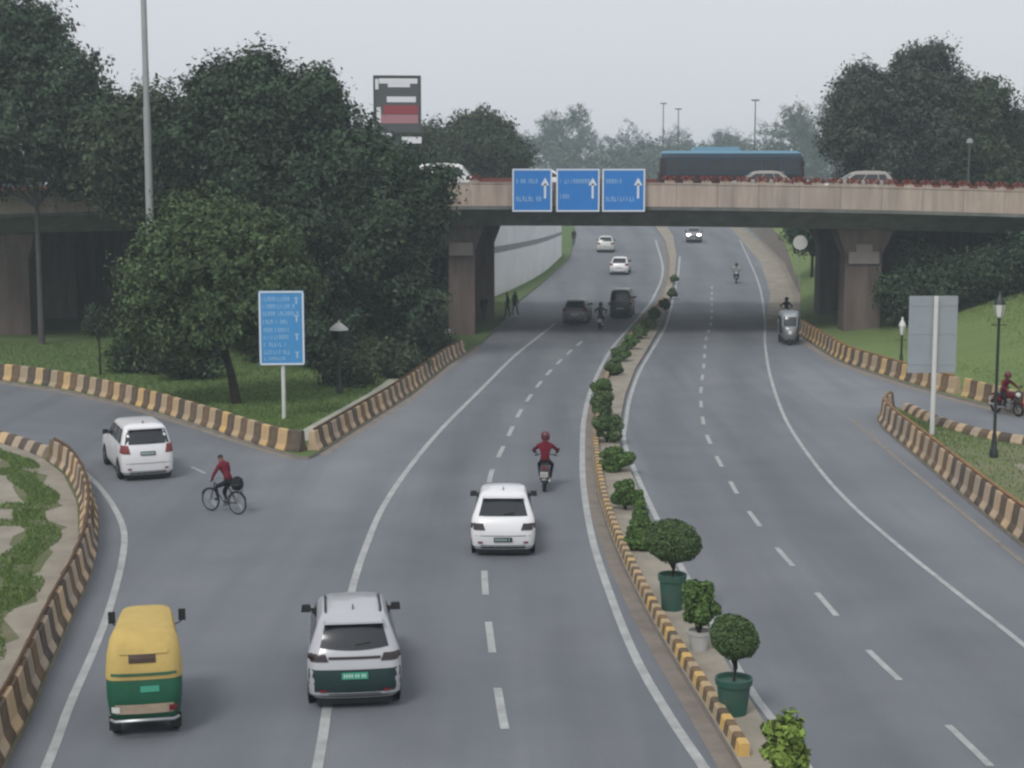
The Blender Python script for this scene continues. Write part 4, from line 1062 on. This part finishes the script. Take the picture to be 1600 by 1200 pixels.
# auto rickshaws
def auto_rickshaw(label, loc, rz, group, cb='auto_green', cc='auto_yellow'):
    t = thing('auto_rickshaw', label, 'auto rickshaw', loc, rz, group); t.scale = (1.05, 1.14, 1.14)
    lo = [(.30, -1.18, 1.08, .52, .28, .12), (.42, -1.27, 1.18, .61, .32, .16), (.72, -1.30, 1.22, .645, .36, .18), (.98, -1.28, 1.10, .65, .42, .18), (1.0, -1.275, 1.08, .648, .42, .18)]
    hi = [(1.003, -1.285, .98, .655, .44, .18), (1.06, -1.29, .96, .66, .45, .19), (1.36, -1.22, .86, .635, .46, .2), (1.58, -1.08, .76, .585, .46, .2), (1.68, -.94, .66, .52, .42, .2), (1.735, -.62, .4, .33, .28, .12)]
    A, B = Shell(lo, .05, .06), Shell(hi, .05, .06)
    A.mesh().build('body', M[cb], t, smooth=35)
    can = B.mesh().build('canopy', M[cc], t, smooth=40)
    B.patch(MB(), 'rear', 1.27, 1.40, -.25, .21, off=.014, nz=2, na=4).build('rear_window', M['auto_brown'], can)
    fl = MB(); B.patch(fl, 'rear', 1.40, 1.46, -.42, .42, off=.02, nz=1, na=6); fl.build('canvas_flap', M[cc], can)
    B.patch(MB(), 'rear', 1.07, 1.11, -.56, .56, off=.02, nz=1, na=8).build('canopy_seam', M[cb], can)
    for fc in ('left', 'right'):
        mb = MB(); B.patch(mb, fc, 1.02, 1.46, -.45, .72, -.38, .62, off=.012); A.patch(mb, fc, .55, .995, -.38, .5, -.42, .62, off=.012)
        mb.build('door_shade_panel', M['inside_shade'], t)  # near-black panels on the closed shell paint the shade inside the open sides
    B.patch(MB(), 'front', 1.02, 1.5, -.36, .36, off=.014).build('windscreen', M['glass'], t)
    A.patch(MB(), 'rear', .44, .60, -.50, .50, off=.02, nz=2, na=8).build('engine_grille', M['b_cream'], t)
    mb = MB(); mb.tube([(-.58, -1.28, .36), (-.5, -1.40, .36), (.5, -1.40, .36), (.58, -1.28, .36)], .03, 6); mb.build('bumper', M['steel'], t, smooth=50)
    A.patch(MB(), 'rear', .80, .90, -.06, .26, off=.02, nz=1, na=2).build('number_plate', M['plate_green'], t)
    for sx in (-1, 1):
        A.patch(MB(), 'rear', .46, .56, sx * .42, sx * .56, off=.03, nz=1, na=2).build('tail_light', M['tail_red'] if sx > 0 else M['lamp_clear'], t)
        w = wheel(t, sx * .52, -.82, .235, .13, 'steel')
        MB().box((sx * .52, -1.12, .25), (.2, .02, .24)).build('mud_flap', M['rubber'], t)
        mr_ = MB(); mr_.tube([(sx * .46, .72, 1.30), (sx * .62, .74, 1.36), (sx * .63, .74, 1.42)], .012, 5); mr_.box((sx * .64, .74, 1.48), (.13, .04, .20)); mr_.build('mirror', M['black_plastic'], t)
    wheel(t, 0, .98, .235, .12, 'steel')
    MB().box((0, -.3, .27), (.9, 1.5, .1)).build('chassis', M['black_plastic'], t)
    MB().lathe([(.03, 0), (.10, .02), (.11, .06)], 12, (0, 1.24, .72), 'Y').build('headlight', M['lamp_clear'], t, smooth=40)
    return t
a = R(11)
auto_rickshaw('yellow-topped green auto rickshaw seen from behind in the lower left', head(-6.72, 28.25, a, 1.45), a, 'auto rickshaws')
auto_rickshaw('distant grey auto rickshaw with a pale top driving toward the camera under the flyover', (16.85, 96.8, 0), R(172), 'auto rickshaws', 'grey_paint', 'sign_grey')

# ------------------------------------------------------------------ people (one skinned body each)
def body(name, label, J, cols, rad, loc, rz, group=None, helmet=None, scale=1.0, hand='skin'):
    """J: joints; one continuous skinned figure, its clothing told apart by the nearest bone"""
    edges = [('pelvis', 'belly'), ('belly', 'chest'), ('chest', 'neck'), ('neck', 'head'), ('head', 'crown')]
    for s in 'lr':
        edges += [('chest', s + 'sh'), (s + 'sh', s + 'el'), (s + 'el', s + 'wr'), (s + 'wr', s + 'ha'), ('pelvis', s + 'hip'), (s + 'hip', s + 'kn'), (s + 'kn', s + 'an'), (s + 'an', s + 'to')]
    rr = dict(pelvis=.135, belly=.125, chest=.15, neck=.06, head=.098, crown=.075, sh=.075, el=.047, wr=.034, ha=.040, hip=.095, kn=.062, an=.043, to=.04)
    rr.update(rad)
    names = list(J); ix = {n: i for i, n in enumerate(names)}
    me = bpy.data.meshes.new(name)
    me.from_pydata([J[n] for n in names], [(ix[a], ix[b]) for a, b in edges], [])
    tmp = bpy.data.objects.new(name, me); COL.objects.link(tmp)
    md = tmp.modifiers.new('skin', 'SKIN'); md.use_smooth_shade = True
    for n in names:
        k = n if n in rr else n[1:]
        sv = me.skin_vertices[0].data[ix[n]]
        wx = rr[k]; sv.radius = (wx, wx * (.75 if n in ('belly', 'chest', 'pelvis') else 1)); sv.use_root = (n == 'pelvis')
    sb = tmp.modifiers.new('sub', 'SUBSURF'); sb.levels = 1; sb.render_levels = 1
    dg = bpy.context.evaluated_depsgraph_get(); dg.update()
    m2 = bpy.data.meshes.new_from_object(tmp.evaluated_get(dg))
    bpy.data.objects.remove(tmp)
    m2.materials.clear()
    keys = ['shirt', 'legs', 'skin', 'hair', 'shoe']
    for k in keys: m2.materials.append(M[cols[k]])
    seg = []
    for a, b in edges:
        base = a if a in ('pelvis', 'belly', 'chest', 'neck', 'head') else a[1:]
        e = b if b in rr and b[0] not in 'lr' else b[1:]
        k = 'shirt'
        if (a, b) == ('neck', 'head'): k = 'skin'
        elif (a, b) == ('head', 'crown'): k = 'hair'
        elif base == 'wr': k = 'skin'
        elif base == 'el': k = 'shirt' if cols.get('long', True) else 'skin'
        elif base in ('hip', 'kn') or b[1:] == 'hip': k = 'legs'
        elif base == 'an': k = 'shoe'
        seg.append((Vector(J[a]), Vector(J[b]), keys.index(k)))
    mi = []
    for p in m2.polygons:
        c = p.center; best = (9, 0)
        for a, b, k in seg:
            d = b - a; t = max(0, min(1, (c - a).dot(d) / max(1e-9, d.length_squared)))
            q = (c - a - d * t).length
            if q < best[0]: best = (q, k)
        mi.append(best[1])
    m2.polygons.foreach_set('material_index', mi)
    m2.polygons.foreach_set('use_smooth', [True] * len(mi))
    o = link(name, m2, None, loc, rz); o.scale = (scale,) * 3
    tag(o, label, 'person', group)
    hd = Vector(J['head'])
    if helmet:
        MB().lathe([(.02, -.13), (.125, -.12), (.145, -.02), (.135, .07), (.09, .135), (.02, .155)], 16, tuple(hd + Vector((0, 0, .05)))).build('helmet', M[helmet], o, smooth=60)
    # five separate fingers on each hand
    for s in 'lr':
        w, h = Vector(J[s + 'wr']), Vector(J[s + 'ha']); d = (h - w).normalized(); sd = d.cross(Vector((0, 0, 1)))
        if sd.length < .1: sd = Vector((1, 0, 0))
        sd.normalize(); cu = sd.cross(d); mb = MB()
        for k, ln in enumerate((.068, .078, .074, .058)):
            r0 = h + sd * (k - 1.5) * .02; mb.tube([r0, r0 + d * ln * .5 - cu * .004, r0 + d * ln * .8 - cu * .022], [.0095, .0085, .007], 6)
        th = w.lerp(h, .5) + sd * .032; mb.tube([th, th + sd * .03 + d * .03, th + sd * .03 + d * .055 - cu * .015], [.011, .01, .008], 6)
        mb.build('fingers', M[hand], o, smooth=60)
    return o
def seated_on_bike(pz, hy, hz, fy, fz, lean=.12, hx=.33, seat_y=-.2):
    J = dict(pelvis=(0, seat_y, pz + .10), belly=(0, seat_y + lean * .3, pz + .28), chest=(0, seat_y + lean, pz + .50), neck=(0, seat_y + lean * 1.25, pz + .66), head=(0, seat_y + lean * 1.45 + .02, pz + .79), crown=(0, seat_y + lean * 1.45, pz + .88))
    for s, q in (('l', -1), ('r', 1)):
        sh = Vector((q * .19, seat_y + lean, pz + .57)); ha = Vector((q * hx, hy, hz))
        el = sh.lerp(ha, .5) + Vector((q * .13, -.04, -.06)); wr = ha.lerp(el, .22)
        hip = Vector((q * .10, seat_y + .02, pz + .05)); an = Vector((q * .16, fy, fz + .08))
        kn = hip.lerp(an, .48) + Vector((q * .08, .27, .10))
        J.update({s + 'sh': tuple(sh), s + 'el': tuple(el), s + 'wr': tuple(wr), s + 'ha': tuple(ha), s + 'hip': tuple(hip), s + 'kn': tuple(kn), s + 'an': tuple(an), s + 'to': (q * .17, fy + .17, fz + .03)})
    return J
def standing(step=.12):
    J = dict(pelvis=(0, 0, .93), belly=(0, .01, 1.10), chest=(0, .02, 1.32), neck=(0, .03, 1.48), head=(0, .05, 1.60), crown=(0, .04, 1.68))
    for s, q in (('l', -1), ('r', 1)):
        J.update({s + 'sh': (q * .19, .02, 1.38), s + 'el': (q * .25, -.02 + q * .05, 1.11), s + 'wr': (q * .25, .06 + q * .08, .88), s + 'ha': (q * .25, .09 + q * .1, .80), s + 'hip': (q * .10, 0, .88), s + 'kn': (q * .11, q * step * .7 + .04, .50), s + 'an': (q * .11, q * step * 1.4, .09), s + 'to': (q * .13, q * step * 1.4 + .16, .045)})
    return J

# ------------------------------------------------------------------ two-wheelers
def motorcycle(label, loc, rz, paint='dark_paint', group='motorcycles', cat='motorcycle'):
    t = thing('motorcycle', label, cat, loc, rz, group)
    for y in (-.62, .68):
        w = bpy.data.objects.new('wheel', None); COL.objects.link(w); w.parent = t; w.location = (0, y, .31)
        MB().torus((0, 0, 0), .25, .06, 'X', 26, 8).build('tyre', M['rubber'], w, smooth=60)
        mb = MB().torus((0, 0, 0), .195, .016, 'X', 22, 6); mb.lathe([(.05, -.06), (.05, .06)], 10, axis='X')
        for k in range(6):
            a = k * math.pi / 3; mb.tube([(0, 0, 0), (0, math.cos(a) * .2, math.sin(a) * .2)], .012, 5)
        mb.build('rim', M['alloy'], w, smooth=50)
    mb = MB(); mb.tube([(0, .60, .95), (0, .40, .55), (0, -.1, .36), (0, -.62, .31)], .03, 7); mb.tube([(0, .45, .84), (0, -.1, .76), (0, -.75, .82)], .028, 7)
    for s in (-1, 1):
        mb.tube([(s * .07, .47, 1.0), (s * .075, .68, .31)], .024, 7); mb.tube([(s * .1, -.62, .31), (s * .11, -.55, .72)], .026, 7)
    mb.build('frame', M['dark_trim'], t, smooth=50)
    MB().lathe([(.02, -.26), (.12, -.2), (.155, 0), (.14, .16), (.06, .24)], 14, (0, .18, .86), 'Y').build('fuel_tank', M[paint], t, smooth=60)
    MB().box((0, -.38, .84), (.27, .78, .10), taper=.8).build('seat', M['black_plastic'], t)
    MB().box((0, .12, .45), (.30, .38, .34), taper=.75).build('engine', M['steel'], t)
    for s in (-1, 1): MB().box((s * .12, -.45, .68), (.05, .5, .2), taper=.8).build('side_panel', M[paint], t)
    MB().tube([(.14, .2, .34), (.16, -.3, .30), (.17, -.85, .42)], [.025, .04, .05], 8).build('exhaust', M['alloy'], t, smooth=50)
    mb = MB(); mb.tube([(-.37, .36, 1.03), (-.2, .44, 1.05), (0, .47, 1.03), (.2, .44, 1.05), (.37, .36, 1.03)], .017, 6)
    for s in (-1, 1): mb.tube([(s * .37, .36, 1.03), (s * .26, .40, 1.04)], .024, 6)
    mb.build('handlebar', M['dark_trim'], t, smooth=50)
    for s in (-1, 1):
        m_ = MB(); m_.tube([(s * .3, .4, 1.05), (s * .36, .42, 1.2)], .008, 5); m_.box((s * .38, .42, 1.23), (.13, .03, .08)); m_.build('mirror', M['black_plastic'], t)
    MB().lathe([(.03, -.08), (.09, -.05), (.1, .05), (.02, .07)], 12, (0, .62, .93), 'Y').build('headlight', M['lamp_clear'], t, smooth=50)
    MB().box((0, -.83, .80), (.16, .06, .08)).build('tail_light', M['tail_red'], t)
    for y, a0, a1 in ((-.62, 20, 150), (.68, 30, 150)):
        mb = MB(); vs = []; n = 10
        for k in range(n + 1):
            a = R(a0 + (a1 - a0) * k / n); 
            for x in (-.07, .07): vs.append((x, y + math.cos(a) * .345 * (-1 if y < 0 else 1), .31 + math.sin(a) * .345))
        mb.add(vs, [(2 * k, 2 * k + 1, 2 * k + 3, 2 * k + 2) for k in range(n)]); mb.build('mudguard', M[paint], t, smooth=50)
    p = MB().box((0, -.93, .62), (.24, .015, .16)).build('number_plate', M['plate_white'], t)
    mb = MB()
    for zz in (.65, .59):
        for k in range(4): mb.box((-.08 + k * .052, -.9405, zz), (.03, .003, .04))
    mb.build('characters', M['plate_ink'], p)['kind'] = 'stuff'
    for s in (-1, 1): MB().tube([(s * .05, -.05, .32), (s * .2, -.05, .31)], .02, 6).build('footrest', M['rubber'], t)
    return t
JM = seated_on_bike(.80, .38, 1.06, -.02, .32)
dark_cols = dict(shirt='black_cloth', legs='denim', skin='skin', hair='hair', shoe='black_cloth')
red_cols = dict(shirt='maroon', legs='black_cloth', skin='skin', hair='hair', shoe='black_cloth')
a = R(-4); loc = head(1.04, 51.0, a, .85)
motorcycle('dark motorcycle ridden by the person in the maroon shirt beside the median', loc, a)
body('person', 'person in a maroon shirt and helmet riding the motorcycle beside the median', JM, red_cols, {}, loc, a, 'motorcycle riders', 'helmet_red', scale=1.06)
a = R(-8); loc = (5.9, 106.2, gz(106.2))
motorcycle('motorcycle in the flyover shadow between the grey car and the dark van', loc, a)
body('person', 'dark-clothed person riding the motorcycle in the flyover shadow', JM, dark_cols, {}, loc, a, 'motorcycle riders', 'helmet_dark')
a = R(172); loc = (19.9, 142, gz(142))
motorcycle('small oncoming motorcycle far beyond the flyover on the right carriageway', loc, a)
body('person', 'person in a pale top riding the oncoming motorcycle beyond the flyover', JM, dict(dark_cols, shirt='pale_cloth'), {}, loc, a, 'motorcycle riders', 'helmet_dark')
a = R(168); loc = (19.0, 110.5, gz(110.5))
motorcycle('oncoming motorcycle in the shade just behind the distant auto rickshaw', loc, a)
body('person', 'dark-clothed person riding just behind the distant auto rickshaw', JM, dark_cols, {}, loc, a, 'motorcycle riders', 'helmet_dark')
a = R(-152); loc = (21.25, 68.0, 0)
motorcycle('dark maroon two-wheeler on the right slip road at the photo edge', loc, a, 'maroon')
body('person', 'person in maroon riding the two-wheeler on the right slip road at the photo edge', JM, red_cols, {}, loc, a, 'motorcycle riders', 'helmet_red', scale=1.05)
# bicycle and cyclist
a = R(58); loc = (-8.8, 48.0, 0)
t = thing('bicycle', 'black roadster bicycle crossing the mouth of the left slip road', 'bicycle', loc, a)
for y in (-.54, .54):
    w = bpy.data.objects.new('wheel', None); COL.objects.link(w); w.parent = t; w.location = (0, y, .36)
    MB().torus((0, 0, 0), .335, .024, 'X', 32, 6).build('tyre', M['rubber'], w, smooth=60)
    mb = MB().torus((0, 0, 0), .305, .012, 'X', 28, 5); mb.lathe([(.03, -.05), (.03, .05)], 8, axis='X')
    for k in range(16):
        q = k * math.pi / 8; mb.tube([((-1) ** k * .03, 0, 0), (0, math.cos(q) * .3, math.sin(q) * .3)], .0035, 4, cap=False)
    mb.build('rim', M['steel'], w)
mb = MB()
for p in ([(0, .36, .92), (0, .42, .72), (0, .54, .36)], [(0, .37, .86), (0, -.16, .84)], [(0, .41, .74), (0, -.02, .32)], [(0, -.19, .96), (0, -.02, .32)], [(.05, -.54, .36), (.04, -.02, .32)], [(-.05, -.54, .36), (-.04, -.02, .32)], [(.05, -.54, .36), (0, -.16, .84)], [(-.05, -.54, .36), (0, -.16, .84)]):
    mb.tube(p, .018, 6)
mb.build('frame', M['dark_trim'], t, smooth=50)
MB().tube([(-.28, .22, 1.0), (-.2, .38, 1.02), (0, .40, 1.0), (.2, .38, 1.02), (.28, .22, 1.0)], .014, 6).build('handlebar', M['steel'], t, smooth=50)
MB().lathe([(.02, -.14), (.10, -.12), (.07, .02), (.02, .15)], 10, (0, -.2, .98), 'Y').build('saddle', M['black_plastic'], t, smooth=50)
mb = MB(); mb.box((0, -.56, .76), (.16, .36, .02)); mb.tube([(.07, -.7, .75), (.06, -.55, .37)], .01, 5); mb.tube([(-.07, -.7, .75), (-.06, -.55, .37)], .01, 5); mb.build('carrier', M['steel'], t)
mb = MB(); mb.lathe([(.09, -.01), (.09, .01)], 18, (.05, -.02, .32), 'X')
for s in (-1, 1): mb.tube([(s * .05, -.02, .32), (s * .08, -.02 + s * .12, .32 - s * .12)], .012, 5); mb.box((s * .13, -.02 + s * .12, .32 - s * .12), (.1, .08, .025))
mb.build('crankset', M['steel'], t)
for y in (-.54, .54):
    mb = MB(); vs = []
    for k in range(11):
        q = R(20 + 14 * k)
        for x in (-.03, .03): vs.append((x, y + math.cos(q) * .375, .36 + math.sin(q) * .375))
    mb.add(vs, [(2 * k, 2 * k + 1, 2 * k + 3, 2 * k + 2) for k in range(10)]); mb.build('mudguard', M['dark_trim'], t)
bag = thing('bag', 'bulky black bag strapped on the rear carrier of the bicycle', 'bag', loc, a)
MB().lathe([(.04, .0), (.17, .04), (.20, .16), (.17, .32), (.07, .40)], 12, (0, -.55, .77)).build('sack', M['black_cloth'], bag, smooth=60)
MB().torus((0, -.55, .95), .20, .012, 'Z', 18, 5).build('strap', M['dark_trim'], bag)
JC = seated_on_bike(.92, .24, 1.02, -.02, .22, lean=.22, hx=.27, seat_y=-.22)
JC['lan'] = (-.13, .10, .50 - .08); JC['lto'] = (-.13, .26, .42); JC['lkn'] = (-.14, .20, .80)
JC['ran'] = (.13, -.06, .26); JC['rto'] = (.13, .10, .21); JC['rkn'] = (.13, .12, .62)
body('person', 'person in a dark red top and black trousers riding the bicycle', JC, dict(red_cols, shirt='red_cloth'), {}, loc, a)

# pedestrians
for x, y, rz, lb, cl in ((-1.95, 110.8, 20, 'dark-clothed pedestrian standing beside the left flyover pier', dark_cols), (-.3, 113.5, 100, 'left one of two pedestrians waiting at the roadside under the flyover', dark_cols), (.2, 114.6, -60, 'right one of two pedestrians waiting at the roadside under the flyover', dict(dark_cols, shirt='denim')), (7.0, 182, 10, 'pedestrian by the end of the whitewashed wall', dark_cols)):
    body('person', lb, standing(), cl, {}, (x, y, gz(y) + .12), R(rz), 'pedestrians near the flyover', scale=1.02)

# ------------------------------------------------------------------ signs
def glyph_rows(mb, rows, y, rr):
    """rows of letter-like strokes too small to read: (x0, x1, z, height)"""
    for x0, x1, z, h in rows:
        x = x0
        while x < x1:
            w = h * rr.uniform(.3, .5)
            k = rr.randrange(4)
            mb.box((x + w * .15, y, z), (w * .24, .006, h))
            if k != 1: mb.box((x + w * .5, y, z + h * (.38 if k else -.38)), (w * .46, .006, h * .24))
            if k > 1: mb.box((x + w * .8, y, z - h * .1), (w * .24, .006, h * .75))
            x += w + h * .22
            if rr.random() < .13: x += h * .5
rr = random.Random(3)
# blue direction sign on the lawn
t = thing('direction_sign', 'tall blue direction sign with rows of pale lettering in the fork of the road', 'road sign', (-9.5, 65.9, .12), R(4))
MB().tube([(0, .06, -.1), (0, .06, 5.3)], .085, 10).build('post', M['post_white'], t, smooth=50)
MB().box((-.02, -.05, 3.82), (1.86, .06, 3.08)).build('panel', M['sign_blue'], t)
mb = MB()
for c, d in (((-.02, -.088, 5.315), (1.78, .014, .07)), ((-.02, -.088, 2.325), (1.78, .014, .07)), ((-.905, -.088, 3.82), (.07, .014, 2.91)), ((.865, -.088, 3.82), (.07, .014, 2.91))): mb.box(c, d)
mb.build('border', M['sign_white'], t)
rows = [(-.78, .35, 5.02, .17), (-.78, .55, 4.72, .17), (-.78, .62, 4.42, .17), (-.78, .22, 4.08, .17), (-.75, .28, 3.74, .17), (-.75, .20, 3.44, .17), (-.75, .15, 3.14, .17), (-.75, .25, 2.82, .17), (-.75, .10, 2.55, .14)]
for row in rows: mb = MB(); glyph_rows(mb, [row], -.084, rr); mb.build('lettering', M['sign_mark'], t)['kind'] = 'stuff'
mb = MB()
for k in range(4): mb.box((.60, -.084, 4.95 - k * .75), (.06, .006, .26)); mb.box((.60, -.084, 5.06 - k * .75), (.16, .006, .05))
mb.build('arrows', M['sign_mark'], t)
# grey back of the sign on the right island
t = thing('direction_sign', 'grey back of a tall road sign on a white post on the right island', 'road sign', (16.42, 61.8, .12), R(2))
MB().tube([(0, -.02, -.1), (0, -.02, 5.45)], .095, 10).build('post', M['post_white'], t, smooth=50)
MB().box((-.07, .12, 3.95), (1.9, .05, 3.0)).build('panel', M['sign_grey'], t)
for z in (2.8, 4.0, 5.1): MB().box((-.07, .088, z), (1.84, .012, .07)).build('stiffener', M['sign_grey'], t)
# gantry signs on the flyover parapet
for x0, x1, rows, lb in ((.02, 2.42, [(.25, .75, 1.86, .26), (1.0, 1.6, 1.86, .26), (.25, 1.75, .80, .28)], 'left blue gantry sign, with two words on its upper line'), (2.68, 5.30, [(.25, 1.95, 1.86, .26), (.25, .75, .95, .26)], 'middle blue gantry sign, with one long upper line and a short word below'), (5.46, 8.05, [(.25, 1.2, 1.86, .26), (.25, 1.95, .80, .28)], 'right blue gantry sign, with a short upper line and a long lower one')):
    w = x1 - x0
    t = thing('gantry_sign', lb, 'road sign', (x0, 97.55, 7.93), 0, 'blue signs hung on the flyover')
    MB().box((w / 2, 0, 1.32), (w, .1, 2.6)).build('panel', M['sign_blue2'], t)
    mb = MB()
    for c, d in (((w / 2, -.058, 2.56), (w, .012, .09)), ((w / 2, -.058, .08), (w, .012, .09)), ((.045, -.058, 1.32), (.09, .012, 2.38)), ((w - .045, -.058, 1.32), (.09, .012, 2.38))): mb.box(c, d)
    mb.build('border', M['sign_white'], t)
    for row in rows: mb = MB(); glyph_rows(mb, [row], -.056, rr); mb.build('lettering', M['sign_mark'], t)['kind'] = 'stuff'
    mb = MB(); ax = w - .42; mb.box((ax, -.056, 1.28), (.13, .008, .9)); mb.add([(ax - .26, -.06, 1.62), (ax + .26, -.06, 1.62), (ax, -.06, 2.08)], [(0, 1, 2)]); mb.build('arrow', M['sign_white'], t)
    mb = MB()
    for q in (.4, w - .4): mb.box((q, .26, 1.0), (.1, .42, .1)); mb.box((q, .09, 1.3), (.1, .08, 2.4))
    mb.build('bracket', M['sign_grey'], t)

# billboard
t = thing('billboard', 'dark framed billboard with white and red bands on a mast above the trees', 'billboard', (-9.9, 140, gz(140)), R(6))
MB().tube([(0, .4, 0), (0, .4, 15)], .35, 12).build('mast', M['bb_frame'], t, smooth=50)
zb = 13.85 - gz(140)
MB().box((0, 0, zb + 2.3), (4.1, .3, 4.9)).build('panel', M['bb_grey'], t)
mb = MB()
for c, d in (((0, -.19, zb + 4.68), (4.1, .08, .14)), ((0, -.19, zb - .08), (4.1, .08, .14)), ((-1.98, -.19, zb + 2.3), (.14, .08, 4.62)), ((1.98, -.19, zb + 2.3), (.14, .08, 4.62))): mb.box(c, d)
mb.build('frame', M['bb_frame'], t)
mb = MB(); mb.box((.1, -.165, zb + 4.28), (3.3, .03, .44)); mb.box((.15, -.165, zb + 3.9), (1.9, .03, .3)); mb.build('top_print', M['bb_white'], t)
MB().box((.35, -.165, zb + 2.72), (2.5, .03, .48)).build('middle_print', M['bb_white'], t)
MB().box((.3, -.165, zb + 1.85), (3.0, .03, .75)).build('red_print', M['bb_red'], t)
MB().box((.2, -.165, zb + 1.05), (3.2, .03, .75)).build('pink_print', M['bb_pink'], t)
MB().box((-1.75, -.165, zb + 4.0), (.3, .03, .9)).build('edge_print', M['bb_white'], t); MB().box((-1.6, -.165, zb + 1.4), (.36, .03, 1.3)).build('edge_print', M['bb_white'], t)
MB().box((1.2, -.4, zb - .75), (1.7, .2, .55)).build('lower_plate', M['bb_white'], t)

# ------------------------------------------------------------------ lamps, masts, posts
t = thing('lighting_mast', 'tall pale grey lighting mast rising out of the top of the photo on the left', 'mast', (-19.25, 85.5, .12))
MB().tube([(0, 0, -.1), (0, 0, 9), (0, 0, 13.6), (0, 0, 13.61), (0, 0, 22)], [.23, .205, .19, .165, .14], 14).build('pole', M['mast'], t, smooth=30)
MB().lathe([(.4, 0), (.4, .06), (.26, .08), (.25, .3)], 16).build('base_plate', M['mast'], t)
MB().lathe([(.15, 21.6), (.9, 21.7), (.9, 21.85), (.15, 22)], 16).build('lamp_ring', M['mast'], t)
def park_lamp(label, X, Y, h, m, hw, top, z0=.12, glass='lantern', group='old-style park lamps'):
    t = thing('street_lamp', label, 'street lamp', (X, Y, z0), 0, group)
    MB().lathe([(.16, -.1), (.16, .25), (.11, .32), (.085, .8), (.06, .9), (.05, h - 1.0), (.075, h - .97), (.05, h - .9)], 12).build('post', M[m], t, smooth=35)
    l = MB().lathe([(.08, h - .9), (hw * .62, h - .86), (hw, h - .45), (hw, h - .42)], 8).build('lantern', M[glass], t)
    MB().lathe([(hw * 1.08, h - .42), (hw * .95, h - .32), (hw * .35, h - .12), (.05, h - .08), (.045, h), (.01, h + .05)], 8).build('cap', M[top], t, smooth=30)
    mb = MB()
    for k in range(4):
        q = k * math.pi / 2 + .4; mb.tube([(math.cos(q) * hw * .62, math.sin(q) * hw * .62, h - .88), (math.cos(q) * hw * 1.02, math.sin(q) * hw * 1.02, h - .42)], .014, 4)
    mb.build('lantern_frame', M[m], l)
    MB().tube([(-.28, 0, h - 1.15), (.28, 0, h - 1.15)], .018, 5).build('ladder_bar', M[m], t)
    return t
park_lamp('black lamp post with a white lantern on the right island', 17.38, 56.9, 5.95, 'lamp_black', .21, 'lamp_black')
tree('sapling', 'dark green lollipop sapling on the left lawn just behind the striped barrier', -20.9, 80.6, .8, 2.0, 3.5, M['leaf_dark'], 333, 1800, .09, 6, base=.12, trunk=.05)
park_lamp('lamp post with a broad white lid near the centre of the left lawn', -8.0, 73.6, 3.4, 'lamp_black', .42, 'pot_white', glass='lamp_black')
park_lamp('small white-topped lamp on the grass bank left of the grey sign back', 20.2, 82.5, 2.75, 'lamp_black', .17, 'post_white', z0=.12 + mound(20.2, 82.5))
t = thing('lamp_column', 'dull grey lamp column on the right part of the flyover', 'street lamp', (31.4, 111, deck(31)), group='lamp columns far away')
MB().tube([(0, 0, 0), (0, 0, 3.9)], [.07, .05], 8).build('post', M['bb_grey'], t); MB().lathe([(.05, 3.8), (.24, 3.92), (.2, 4.15), (.05, 4.22)], 10).build('lantern', M['steel'], t)
for x, y, h, lb in ((28, 300, 19.0, 'left of two thin lamp columns against the sky above the gantry signs'), (30.8, 300, 18.0, 'right of two thin lamp columns against the sky above the gantry signs'), (37.5, 250, 17.4, 'thin lamp column behind the bus on the flyover')):
    t = thing('lamp_column', lb, 'street lamp', (x, y, gz(y)), group='lamp columns far away')
    MB().tube([(0, 0, 0), (0, 0, h)], [.13, .08], 8).build('post', M['bb_frame'], t); MB().box((0, 0, h), (1.2, .4, .2)).build('lamp_head', M['bb_frame'], t)
t = thing('road_sign', 'small white round road sign beyond the right pier', 'road sign', (23.9, 133, gz(133)))
MB().tube([(0, .05, 0), (0, .05, 4.4)], .035, 7).build('post', M['mast'], t); MB().lathe([(.6, -.015), (.6, .015)], 20, (0, 0, 4.2), 'Y').build('disc', M['post_white'], t)
# small things at the roadside
t = thing('marker_stone', 'small whitewashed marker stone on the footpath near the left pier', 'marker stone', (-3.9, 96.6, .12))
MB().box((0, 0, .3), (.4, .25, .6), taper=.85).build('stone', M['post_white'], t); MB().box((0, -.005, .7), (.36, .22, .16), taper=.6).build('cap', M['post_white'], t)

# ------------------------------------------------------------------ haze over everything
mb = MB(); mb.box((0, 320, 11.7), (1060, 820, 25.4))
hz = mb.build('haze', [], None); hz['kind'] = 'stuff'; hz['label'] = 'thin pale haze hanging over the whole scene'
hm = bpy.data.materials.new('haze'); hm.use_nodes = True
ht = hm.node_tree; ht.nodes.clear()
pv = ht.nodes.new('ShaderNodeVolumePrincipled'); pv.inputs['Density'].default_value = .0007
pv.inputs['Color'].default_value = (.80, .92, 1.0, 1); pv.inputs['Anisotropy'].default_value = .2
ho = ht.nodes.new('ShaderNodeOutputMaterial'); ht.links.new(pv.outputs[0], ho.inputs['Volume'])
hz.data.materials.clear(); hz.data.materials.append(hm)
